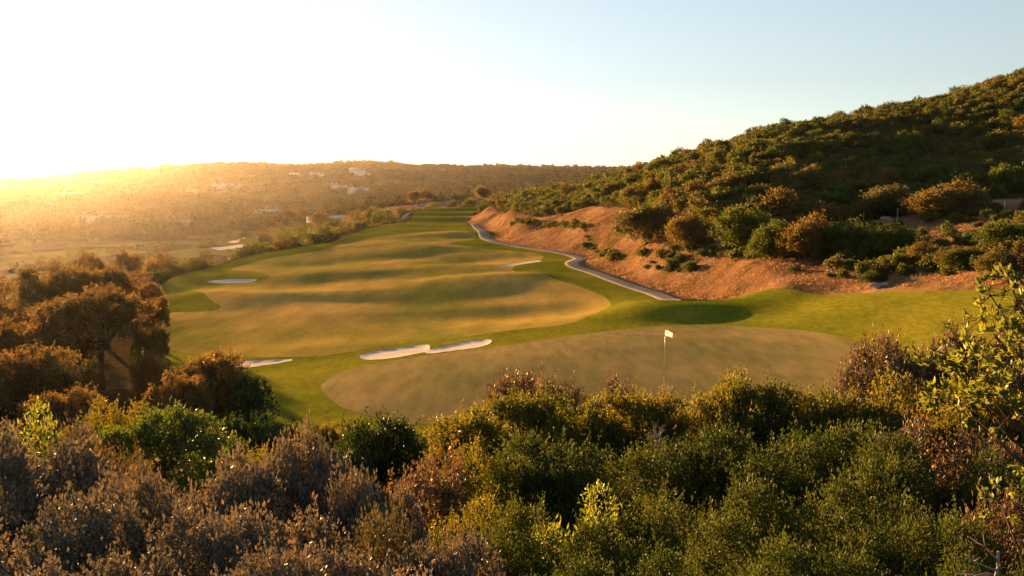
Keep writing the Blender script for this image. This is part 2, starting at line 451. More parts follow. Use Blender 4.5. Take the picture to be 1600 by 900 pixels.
M['tile'] = ground_mat('clay_roof', [dict(n=(2, 4, .6), r=[(.3, (.28, .12, .07)), (.7, (.42, .22, .13))])], rough=.85)
def plain(name, col, rough=.6, spec=.4):
    m, nt, b = new_mat(name)
    s = noise(nt, 8, 3, .6)
    nt.links.new(ramp(nt, s, [(.3, tuple(c * .82 for c in col)), (.7, tuple(min(1, c * 1.1) for c in col))]), b.inputs['Base Color'])
    b.inputs['Roughness'].default_value = rough; b.inputs['Specular IOR Level'].default_value = spec
    return m
M['pole'] = plain('pole_paint', (.62, .60, .50), .4)
M['flagcloth'] = plain('flag_cloth', (.86, .86, .86), .8)
_nt = M['flagcloth'].node_tree; _t = N(_nt, "ShaderNodeBsdfTranslucent"); _t.inputs[0].default_value = (.85, .85, .85, 1)
_m = N(_nt, "ShaderNodeMixShader"); _m.inputs[0].default_value = .5
_nt.links.new(_nt.nodes["Principled BSDF"].outputs[0], _m.inputs[1]); _nt.links.new(_t.outputs[0], _m.inputs[2]); _nt.links.new(_m.outputs[0], _nt.nodes["Material Output"].inputs[0])
M['mark'] = plain('flag_print', (.30, .33, .40), .8)
M['cup'] = plain('cup_liner', (.5, .5, .5), .5)
M['glass'] = plain('window_glass', (.06, .07, .08), .1, .6)
M['shutter'] = plain('door_paint', (.12, .07, .04), .6)
M['post'] = plain('post_wood', (.42, .33, .22), .8)
M['bark'] = ground_mat('bark', [dict(n=(9, 5, .7, (1, 1, .25)), r=[(.3, (.035, .024, .018)), (.7, (.11, .078, .058))])], bmp=((18, 4, .7, (1, 1, .3)), .02, .9))
M['deadwood'] = ground_mat('dead_wood', [dict(n=(9, 5, .7, (1, 1, .25)), r=[(.3, (.16, .13, .11)), (.7, (.34, .29, .25))])])

def leaf_mat(name, cols, trans=.35, rough=.5, spec=.35, tcol=None):
    """cols: plant-to-plant ramp of base colours"""
    m, nt, b = new_mat(name)
    oi = N(nt, "ShaderNodeObjectInfo")
    at = N(nt, "ShaderNodeAttribute", attribute_name='plantvar')
    ad = N(nt, "ShaderNodeMath", operation='ADD'); nt.links.new(oi.outputs['Random'], ad.inputs[0]); nt.links.new(at.outputs['Fac'], ad.inputs[1])
    fr = N(nt, "ShaderNodeMath", operation='FRACT'); nt.links.new(ad.outputs[0], fr.inputs[0])
    n = len(cols)
    c = ramp(nt, fr.outputs[0], [(i / max(1, n - 1), k) for i, k in enumerate(cols)])
    lv = N(nt, "ShaderNodeAttribute", attribute_name='leafvar')
    c2 = mix(nt, 1.0, c, ramp(nt, lv.outputs['Fac'], [(0, (.55, .58, .6)), (.5, (.95, .95, .95)), (.86, (1.25, 1.18, 1.0)), (1, (1.9, 1.35, .9))]), 'MULTIPLY')
    nt.links.new(c2, b.inputs['Base Color'])
    b.inputs['Roughness'].default_value = rough; b.inputs['Specular IOR Level'].default_value = spec
    t = N(nt, "ShaderNodeBsdfTranslucent")
    tc = mix(nt, 1.0, c2, tcol or (1.5, 1.45, .6), 'MULTIPLY')
    nt.links.new(tc, t.inputs[0])
    ms = N(nt, "ShaderNodeMixShader"); ms.inputs[0].default_value = trans
    nt.links.new(b.outputs[0], ms.inputs[1]); nt.links.new(t.outputs[0], ms.inputs[2])
    nt.links.new(ms.outputs[0], nt.nodes["Material Output"].inputs[0])
    return m
M['silver'] = leaf_mat('silver_leaves', [(.120, .120, .096), (.145, .135, .105), (.105, .114, .095)], .2, .6, .25, (1.4, 1.1, .7))
M['olive'] = leaf_mat('olive_leaves', [(.085, .085, .045), (.10, .09, .05)], .25, .6, .2, (1.5, 1.2, .7))
M['green_l'] = leaf_mat('green_leaves', [(.075, .088, .016), (.10, .105, .02), (.060, .080, .018)], .42, .6, .18, (2.0, 1.6, .5))
M['shade_l'] = leaf_mat('painted_shade_leaves', [(.046, .070, .013), (.060, .080, .016), (.040, .062, .017)], .28, .65, .15)  # green leaves darkened to stand in for shade on middle and front rows
M['dark'] = leaf_mat('dark_leaves', [(.030, .052, .012), (.04, .06, .016)], .25, .55, .2)
M['fresh'] = leaf_mat('fresh_leaves', [(.12, .15, .03), (.14, .165, .035)], .45, .5, .3, (1.7, 1.6, .7))
M['brown'] = leaf_mat('brown_leaves', [(.088, .078, .046), (.105, .088, .050)], .28, .55, .3, (1.6, 1.1, .7))
M['oak'] = leaf_mat('oak_leaves', [(.105, .095, .034), (.12, .10, .036), (.095, .095, .034)], .42, .5, .3, (1.8, 1.2, .5))
M['bright'] = leaf_mat('bright_dome_leaves', [(.062, .10, .014), (.075, .11, .018)], .35, .45, .35)
M['sh_green'] = leaf_mat('shrub_green', [(.055, .080, .014), (.075, .10, .016), (.10, .105, .02)], .38, .6, .2)
M['sh_rust'] = leaf_mat('shrub_rust', [(.12, .085, .026), (.14, .10, .03)], .38, .6, .2)
M['sh_olive'] = leaf_mat('shrub_olive', [(.095, .09, .03), (.11, .098, .034)], .38, .6, .2)
M['sh_all'] = leaf_mat('shrub_mixed', [(.055, .080, .014), (.10, .082, .024), (.070, .095, .016), (.08, .085, .025), (.050, .070, .016)], .38, .6, .2)
M['far_tree'] = leaf_mat('far_woodland', [(.030, .036, .014), (.055, .045, .02), (.04, .045, .018), (.075, .055, .028)], .2, .8, .1)
M['straw'] = leaf_mat('dry_straw', [(.34, .23, .13), (.27, .16, .09)], .35, .7, .2, (1.3, 1.1, .8))

# ------------------------------------------------------------------ haze
def haze():
    mb = MB(); top, bot = 178.0, float(GZ.min()) - 1.5
    mb.box((0, 0, (top + bot) / 2), (10600, 10600, top - bot))
    o = link('haze', mb.mesh('haze'))
    tag(o, kind='stuff')
    m = bpy.data.materials.new('haze_air'); m.use_nodes = True; nt = m.node_tree; nt.nodes.clear()
    out = N(nt, "ShaderNodeOutputMaterial"); v = N(nt, "ShaderNodeVolumePrincipled")
    v.inputs['Color'].default_value = (.93, .90, .88, 1)
    v.inputs['Density'].default_value = HAZE_D; v.inputs['Anisotropy'].default_value = HAZE_G
    nt.links.new(v.outputs[0], out.inputs['Volume'])
    o.data.materials.append(m)
haze()

# ------------------------------------------------------------------ ground sheets
def grid_faces(mask):
    i, j = np.nonzero(mask)
    a = i * NRR + j
    return np.stack([a, a + 1, a + NRR + 1, a + NRR], 1)
def compact(V, F):
    u, inv = np.unique(F, return_inverse=True)
    return V[u], inv.reshape(F.shape), u
gsd = sdist(GOLF, GX, GY, 30.0)
base_z = GZ - .10 * sstep(0.0, 1.5, gsd)
V0 = np.stack([GX, GY, base_z], -1).reshape(-1, 3)
cells = np.ones((NT - 1, NRR - 1), bool)
jj = np.searchsorted(RR, 640)
nearm = cells.copy(); nearm[:, jj:] = False
def sheet(name, V, F, mat, kind='structure'):
    v, f, _ = compact(V, F); me = mesh_np(name, v, f, True)
    return tag(link(name, me, mat), kind=kind)
# close the ring at +-180 degrees and the centre
F1 = grid_faces(nearm)
o = sheet('ground', V0, F1, M['soil'])
sheet('hills', V0, grid_faces(~nearm & cells), M['hill'])

def region(name, P, mat, off, holes=None):
    s = sdist(P, GX, GY, 6.0)
    cx = .25 * (GX[:-1, :-1] + GX[1:, :-1] + GX[:-1, 1:] + GX[1:, 1:]); cy = .25 * (GY[:-1, :-1] + GY[1:, :-1] + GY[:-1, 1:] + GY[1:, 1:])
    cand = (np.maximum.reduce([s[:-1, :-1], s[1:, :-1], s[:-1, 1:], s[1:, 1:]]) > -5.9)
    keep = np.zeros_like(cand); keep[cand] = sdist(P, cx[cand], cy[cand], 6.0) > 0
    if holes:
        for Q in holes:
            hs = sdist(Q, GX, GY, 6.0) > .05
            keep &= ~(hs[:-1, :-1] & hs[1:, :-1] & hs[:-1, 1:] & hs[1:, 1:])
    F = grid_faces(keep)
    touch = np.zeros((NT, NRR), int); nb = np.zeros((NT, NRR), int)
    for di in (0, 1):
        for dj in (0, 1):
            touch[di:NT - 1 + di, dj:NRR - 1 + dj] += keep
    edge = (touch > 0) & (touch < 4)
    if holes: edge &= s < 1.2
    X = GX.copy(); Y = GY.copy()
    ex, ey = X[edge], Y[edge]
    best = np.full(len(ex), 1e12); bx = ex.copy(); by = ey.copy()
    for (ax, ay), (cx_, cy_) in zip(P, np.roll(P, -1, 0)):
        dx, dy = cx_ - ax, cy_ - ay; t = np.clip(((ex - ax) * dx + (ey - ay) * dy) / (dx * dx + dy * dy + 1e-12), 0, 1)
        qx, qy = ax + t * dx, ay + t * dy; q = (ex - qx) ** 2 + (ey - qy) ** 2
        k = q < best; best[k] = q[k]; bx[k] = qx[k]; by[k] = qy[k]
    X[edge] = bx; Y[edge] = by
    Z = GZ.copy(); Z[edge] = hgrid(bx, by)
    V = np.stack([X, Y, Z + off + RG * .00006], -1).reshape(-1, 3)
    return sheet(name, V, F, mat)
region('rough_grass', GOLF, M['rough'], .004, list(BUNK.values()))
hr = lambda x, y: hgrid(x, y)
FAIR = smooth_closed([hit(a, b, hplm, 50, 420) for a, b in
   [(470,558),(330,556),(250,540),(243,510),(262,490),(318,487),(345,480),(322,462),(300,448),(345,446),(420,434),(400,425),(360,421),(420,404),(520,386),(570,374),(640,366),(700,361),(742,366),(738,375),(700,380),(740,386),(800,392),(850,402),(800,420),(850,428),(905,448),(945,468),(952,485),(900,503),(800,516),(700,530),(600,541),(530,553)]], 5)
region('fairway', FAIR, M['fairway'], .010)
GREEN = smooth_closed([hit(a, b, hplm, 36, 200) for a, b in
   [(503,610),(510,595),(545,578),(620,563),(720,549),(840,532),(930,520),(1000,512),(1100,508),(1220,514),(1310,526),(1345,545),(1345,575),(1310,612),(1180,640),(1000,660),(860,668),(720,668),(620,658),(540,640)]], 5)
region('putting_green', GREEN, M['green'], .014)
for k, P in BUNK.items():
    region('sand_bunker', P, M['sand'], .045)
# dry bank right of the path
edge_pts = [p for p in GOLF if (p[0] / p[1] > -.045 and p[1] > 43 and p[1] < 300)]
ins = sorted(edge_pts, key=lambda p: -p[1])
ins = [p for p in ins if p[0] / p[1] < .7]
outer = [pd(a, d) for a, d in [(1850,118),(1700,120),(1600,122),(1500,124),(1400,126),(1300,126),(1200,126),(1100,132),(1005,165),(965,185),(925,215),(860,228),(810,262),(785,290),(770,325),(745,350),(722,350)]]
BANK = np.array(ins + outer)
region('dry_bank', BANK, M['bank'], .002)
TRACK = np.array([pd(a, d) for a, d in [(1335,121),(1400,120),(1480,119),(1560,116),(1680,112),(1850,108),(1850,116),(1680,121),(1600,124),(1520,127),(1440,127),(1380,126)]])
region('dirt_track', TRACK, M['track'], .010)
EARTH = smooth_closed([hit(a, b, hr, 450, 900) for a, b in [(545,346),(600,344),(660,337),(705,330),(720,322),(690,322),(640,319),(600,324),(560,332),(520,341)]], 4)
region('bare_earth', EARTH, M['earth'], .02)
for P in ([(-60,425),(60,418),(130,404),(200,398),(235,394),(160,390),(60,395),(-60,405)], [(-80,452),(40,440),(100,428),(130,418),(60,424),(-80,436)],
          [(270,402),(330,398),(375,396),(372,389),(310,388),(265,393)], [(300,382),(380,384),(430,379),(400,375),(330,374)],
          [(210,386),(290,382),(330,379),(290,376),(210,379),(120,384)]):
    region('valley_fairway', smooth_closed([hit(a, b, hr, 250, 1200) for a, b in P], 4), M['valley'], .03)
for P in ([(326,388),(345,386),(370,383),(388,384),(370,388),(345,391)], [(358,378),(372,374),(382,371),(386,373),(376,378),(362,380)]):
    region('sand_waste', smooth_closed([hit(a, b, hr, 250, 1200) for a, b in P], 4), M['sand'], .06)

# golf-cart path: a ribbon with thickness that follows the ground
def ribbon(name, C, width, mat, lift=.035):
    C = np.array(C); t = np.concatenate([[0], np.cumsum(np.hypot(*np.diff(C, axis=0).T))])
    s = np.arange(0, t[-1], .8)
    def cr(P):
        # smooth the polyline by repeated averaging
        Q = np.stack([np.interp(s, t, P[:, 0]), np.interp(s, t, P[:, 1])], 1)
        for _ in range(14): Q[1:-1] = .25 * Q[:-2] + .5 * Q[1:-1] + .25 * Q[2:]
        return Q
    Q = cr(C); T = np.gradient(Q, axis=0); T /= np.hypot(T[:, 0], T[:, 1])[:, None]; Nn = np.stack([-T[:, 1], T[:, 0]], 1)
    offs = [(-.5, -.12), (-.5, 0), (-.25, .01), (0, .02), (.25, .01), (.5, 0), (.5, -.12)]
    V = []
    zc = hgrid(Q[:, 0], Q[:, 1])
    for a, dz in offs:
        P = Q + Nn * a * width
        V.append(np.stack([P[:, 0], P[:, 1], hgrid(P[:, 0], P[:, 1]) + lift + dz + Q[:, 1] * .0002], 1))
    V = np.stack(V, 1); n, k = V.shape[:2]
    idx = np.arange(n * k).reshape(n, k)
    F = np.stack([idx[:-1, :-1], idx[:-1, 1:], idx[1:, 1:], idx[1:, :-1]], -1).reshape(-1, 4)
    return tag(link(name, mesh_np(name, V.reshape(-1, 3), F, True), mat), kind='structure')
ribbon('path', PATH, 2.4, M['path'])
pth2 = [pd(640, 372), pd(628, 352), pd(618, 335), pd(600, 325), pd(590, 312)]
ribbon('path', pth2, 2.6, M['path'])

# ------------------------------------------------------------------ foliage
def unit(v): return v / (np.linalg.norm(v, axis=-1, keepdims=True) + 1e-9)
def leaves(P, D, L, W, rg, jit=.75, fold=.25):
    """P leaf base points, D directions, L length, W width -> verts, tris (2 per leaf)"""
    n = len(P)
    d = unit(D + rg.normal(0, jit, (n, 3)))
    s = unit(np.cross(d, rg.normal(0, 1, (n, 3))))
    up = np.cross(d, s)
    l = (L * rg.uniform(.65, 1.2, n))[:, None]; w = (W * rg.uniform(.7, 1.2, n))[:, None]
    mid = P + d * l * .5
    V = np.stack([P, mid + s * w * .5 + up * w * fold, P + d * l, mid - s * w * .5 + up * w * fold], 1).reshape(-1, 3)
    b = np.arange(n)[:, None] * 4
    F = np.concatenate([b + np.array([[0, 1, 2]]), b + np.array([[0, 2, 3]])], 1).reshape(-1, 3)
    return V, F

def lobes_bush(rg, w, h, n, flat=.9, low=.25, skirt=True, rr_=(.10, .22)):
    """a plant w wide and h high as overlapping lobes (centre, radii)"""
    Ls = []
    for i in range(n):
        a = rg.uniform(0, 2 * math.pi); rr = math.sqrt(rg.uniform(0, 1)) * .38
        rad = rg.uniform(*rr_)
        zt = h * (1 - (rr / .5) ** 2 * rg.uniform(.3, .8)) * rg.uniform(.68, 1.0)
        rz = rad * w * flat * rg.uniform(.8, 1.25)
        zc = max(zt - rz, rz * low)
        Ls.append((np.array([math.cos(a) * rr * w, math.sin(a) * rr * w, zc]), np.array([rad * w, rad * w, rz])))
    for i in range(int(n * .8) if skirt else 0):
        a = rg.uniform(0, 2 * math.pi); rr = rg.uniform(.12, .36); rad = rg.uniform(.13, .2); rz = rad * w
        Ls.append((np.array([math.cos(a) * rr * w, math.sin(a) * rr * w, h * rg.uniform(.12, .55)]), np.array([rad * w, rad * w, rz])))
    return Ls
def foliage(rg, lobes, dens, per, L, W, clump, up=.35, jit=.75, shell=(.72, 1.05), sprig=0, zmin=.02):
    """clump centres sit in the outer shell of every lobe; leaves radiate from them; returns the mesh arrays and clump centres"""
    CP, CD = [], []
    for c, r in lobes:
        area = 4 * math.pi * ((r[0] * r[1] * r[2]) ** (2 / 3))
        n = max(5, int(area * dens))
        d = unit(rg.normal(0, 1, (n, 3)))
        d = d[d[:, 2] > -.55]
        q = rg.uniform(shell[0], shell[1], len(d))[:, None]
        P = c + d * r * q
        CP.append(P); CD.append(d)
    CP = np.concatenate(CP); CD = np.concatenate(CD)
    ok = CP[:, 2] > zmin
    # drop clumps buried deep inside another lobe
    for c, r in lobes:
        e = (((CP - c) / r) ** 2).sum(1)
        ok &= ~(e < .34)
    CP, CD = CP[ok], unit(CD[ok] + np.array([0, 0, up]))
    size = rg.uniform(.6, 1.35, len(CP))
    k = np.repeat(np.arange(len(CP)), np.maximum(2, (per * size).astype(int)))
    P = CP[k] + rg.normal(0, 1, (len(k), 3)) * (clump * size[k])[:, None] * .5
    if sprig:     # shoots that stick out of the outline, leaves set along them
        m = rg.random(len(CP)) < sprig
        idx = np.nonzero(m)[0]
        t = rg.uniform(0, 1, (len(idx), 14)); ln = rg.uniform(1.2, 2.8, (len(idx), 1)) * clump
        Q = (CP[idx][:, None, :] + CD[idx][:, None, :] * (t * ln)[:, :, None] + rg.normal(0, clump * .09, (len(idx), 14, 3))).reshape(-1, 3)
        DD = np.repeat(CD[idx], 14, 0)
        V1, F1 = leaves(P, CD[k], L, W, rg, jit); V2, F2 = leaves(Q, DD, L * .95, W * .95, rg, .6)
        V = np.concatenate([V1, V2]); F = np.concatenate([F1, F2 + len(V1)])
        cv = np.concatenate([size[k], size[np.repeat(idx, 14)]])
    else:
        V, F = leaves(P, CD[k], L, W, rg, jit); cv = size[k]
    return V, F, CP
def leafmesh(name, V, F, rg, mat, plantvar=None):
    me = mesh_np(name, V, F)
    c = V[F[::2, 0]]; q = (.55 * rg.random(len(c)) + .45 * np.clip(.5 + 1.1 * vnoise(c[:, 0] / .35 + c[:, 2] / .5 + 50, c[:, 1] / .35 - c[:, 2] / .6 + 50), 0, 1))
    lv = np.repeat(q, 2)
    fattr(me, 'leafvar', lv)
    if plantvar is not None: fattr(me, 'plantvar', plantvar)
    me.materials.append(mat)
    return me
def limbs(rg, tips, base_r, trunk_h, n, h, spread=1.0, stems=1, twigs=60, twig_r=.006):
    mb = MB(); w = base_r * 12
    tips = tips[rg.permutation(len(tips))]
    main = tips[:n]
    for k in range(stems):
        a = rg.uniform(0, 6.28); fx = np.array([math.cos(a), math.sin(a), 0]) * (0.0 if stems == 1 else w * .25)
        lean = np.array([rg.normal(0, .1), rg.normal(0, .1), 0]) * trunk_h
        fork = fx + lean + np.array([0, 0, trunk_h])
        mb.tube([tuple(fx * .7 + np.array([0, 0, -.25])), tuple(fx * .85 + lean * .3 + np.array([0, 0, trunk_h * .5])), tuple(fork)], [base_r, base_r * .8, base_r * .68], 7)
        mine = main[k::stems]
        for t in mine:
            m1 = fork + (t - fork) * .4 + rg.normal(0, .06, 3) * h; m2 = fork + (t - fork) * .75 + rg.normal(0, .04, 3) * h
            m1[2] = max(m1[2], fork[2] * .8)
            mb.tube([tuple(fork), tuple(m1), tuple(m2), tuple(t)], [base_r * .5, base_r * .34, base_r * .2, base_r * .06], 5)
            near_t = tips[np.argsort(((tips - m2) ** 2).sum(1))[:max(3, twigs // n)]]
            for q in near_t:
                mb.tube([tuple(m2), tuple((m2 + q) / 2 + rg.normal(0, .02, 3) * h), tuple(q)], [twig_r * 2, twig_r * 1.4, twig_r * .6], 3)
    return mb
def make_kind(seed, w, h, nl, dens, per, L, W, clump, mat, wood='bark', base_r=.04, trunk=.4, nb=7, stems=3, flat=.9, low=.25, up=.35, jit=.75,
              shell=(.72, 1.05), sprig=0, twigs=60, lobes=None, twig_r=.006, skirt=True, rr_=(.10, .22)):
    rg = np.random.default_rng(seed)
    lb = lobes if lobes is not None else lobes_bush(rg, w, h, nl, flat, low, skirt, rr_)
    V, F, T = foliage(rg, lb, dens, per, L, W, clump, up, jit, shell, sprig)
    z = np.percentile(V[:, 2], 99.7); hw = np.percentile(np.hypot(V[:, 0], V[:, 1]), 98)
    crown = leafmesh('crown', V, F, rg, M[mat])
    trunk_m = limbs(rg, T, base_r, trunk, nb, h, stems=stems, twigs=twigs, twig_r=twig_r).mesh('trunk', True)
    trunk_m.materials.append(M[wood])
    return dict(crown=crown, trunk=trunk_m, h=float(z), w=float(hw * 2), n=len(F))

K = {}
K['silver'] = [make_kind(100 + i, 2.6, 2.1, 10, 40, 26, .066, .038, .13, 'silver', rr_=(.07, .22), base_r=.035, trunk=.35, nb=9, stems=4, sprig=.14, up=.3, jit=.85, twigs=70, twig_r=.004) for i in range(4)]
K['silver_o'] = [make_kind(120 + i, 2.4, 2.0, 9, 50, 22, .060, .020, .10, 'olive', base_r=.035, trunk=.35, nb=9, stems=4, sprig=.35, up=.6, twigs=70, twig_r=.004) for i in range(1)]
K['green'] = [make_kind(140 + i, 3.0, 3.0, 10, 26, 26, .068, .036, .16, 'green_l', rr_=(.07, .22), base_r=.05, trunk=.7, nb=9, stems=3, sprig=.34, up=.45, twigs=60, twig_r=.005) for i in range(3)]
K['deep'] = [make_kind(150 + i, 3.0, 3.0, 10, 26, 26, .068, .036, .16, 'shade_l', rr_=(.07, .22), base_r=.05, trunk=.7, nb=9, stems=3, sprig=.34, up=.35, twigs=80, twig_r=.005) for i in range(3)]  # green bush variant with shade put into its leaf colour
K['greenfar'] = [make_kind(160 + i, 3.2, 3.0, 14, 22, 24, .085, .046, .16, 'green_l', base_r=.06, trunk=.7, nb=8, stems=3, sprig=.22, up=.5, twigs=40) for i in range(3)]
K['dark'] = [make_kind(180 + i, 3.0, 2.6, 12, 20, 22, .095, .055, .16, 'dark', base_r=.06, trunk=.6, nb=8, stems=2, sprig=.12, twigs=40) for i in range(2)]
K['brown'] = [make_kind(200 + i, 2.6, 2.2, 10, 22, 20, .085, .040, .17, 'brown', base_r=.05, trunk=.5, nb=8, stems=3, sprig=.2, up=.4, twigs=70) for i in range(2)]
K['oak'] = [make_kind(220 + i, 6.0, 5.6, 24, 4.6, 44, .17, .09, .25, 'oak', base_r=.17, trunk=2.0, nb=14, stems=2, sprig=.15, low=2.3, flat=.75, rr_=(.07, .16), up=.3, twigs=70, twig_r=.014, skirt=False) for i in range(3)]
K['oaknear'] = [make_kind(240 + i, 4.0, 3.8, 20, 9.5, 34, .11, .06, .20, 'oak', base_r=.10, trunk=.8, nb=9, stems=3, sprig=.18, low=1.0, rr_=(.08, .18), up=.3, twigs=70, twig_r=.01) for i in range(2)]
K['fresh'] = [make_kind(260, 2.2, 2.2, 10, 26, 13, .085, .032, .09, 'fresh', base_r=.035, trunk=.5, nb=9, stems=3, sprig=.1, up=.5, jit=.7, twigs=60)]
rgd = np.random.default_rng(5)
dome = [(np.array([math.cos(a) * q * 3.2, math.sin(a) * q * 2.8, 2.75 - 1.5 * (q / .62) ** 2 * .9 - rgd.uniform(0, .4)]), np.array([.62, .6, .30]) * rgd.uniform(.7, 1.2)) for a, q in
        [(rgd.uniform(0, 6.28), math.sqrt(rgd.uniform(0, 1)) * .66) for _ in range(26)]]
K['dome'] = [make_kind(280, 4, 3, 0, 26, 26, .08, .042, .12, 'bright', base_r=.07, trunk=.9, nb=14, stems=2, sprig=.12, up=.5, lobes=dome, twigs=90, shell=(.6, 1.05), twig_r=.01)]
K['sapling'] = [make_kind(290, 1.7, 2.0, 9, 12, 16, .12, .075, .13, 'dark', base_r=.03, trunk=.6, nb=8, stems=1, sprig=.2, low=1.7, twigs=50, twig_r=.008, skirt=False)]

def place(kind, i, px, top, d, wpx, name, label, cat='bush', group=None, rz=None, base=None, minh=.6):
    kd = K[kind][i % len(K[kind])]
    x, y = pd(px, d); z = H(x, y) - .08
    v = ray(px, top); ztop = EYE + v[2] / v[1] * d
    h = max(ztop - z, minh)
    sw = wpx / FOC * d / kd['w']; sh = h / kd['h']
    o = empty(name, (x, y, z), random.uniform(0, 6.28) if rz is None else rz)
    o.scale = (sw, sw, sh)
    o.rotation_euler = (random.gauss(0, .05), random.gauss(0, .05), o.rotation_euler[2])
    link('crown', kd['crown'], parent=o); link('trunk', kd['trunk'], parent=o)
    tag(o, label, cat, group)
    return o

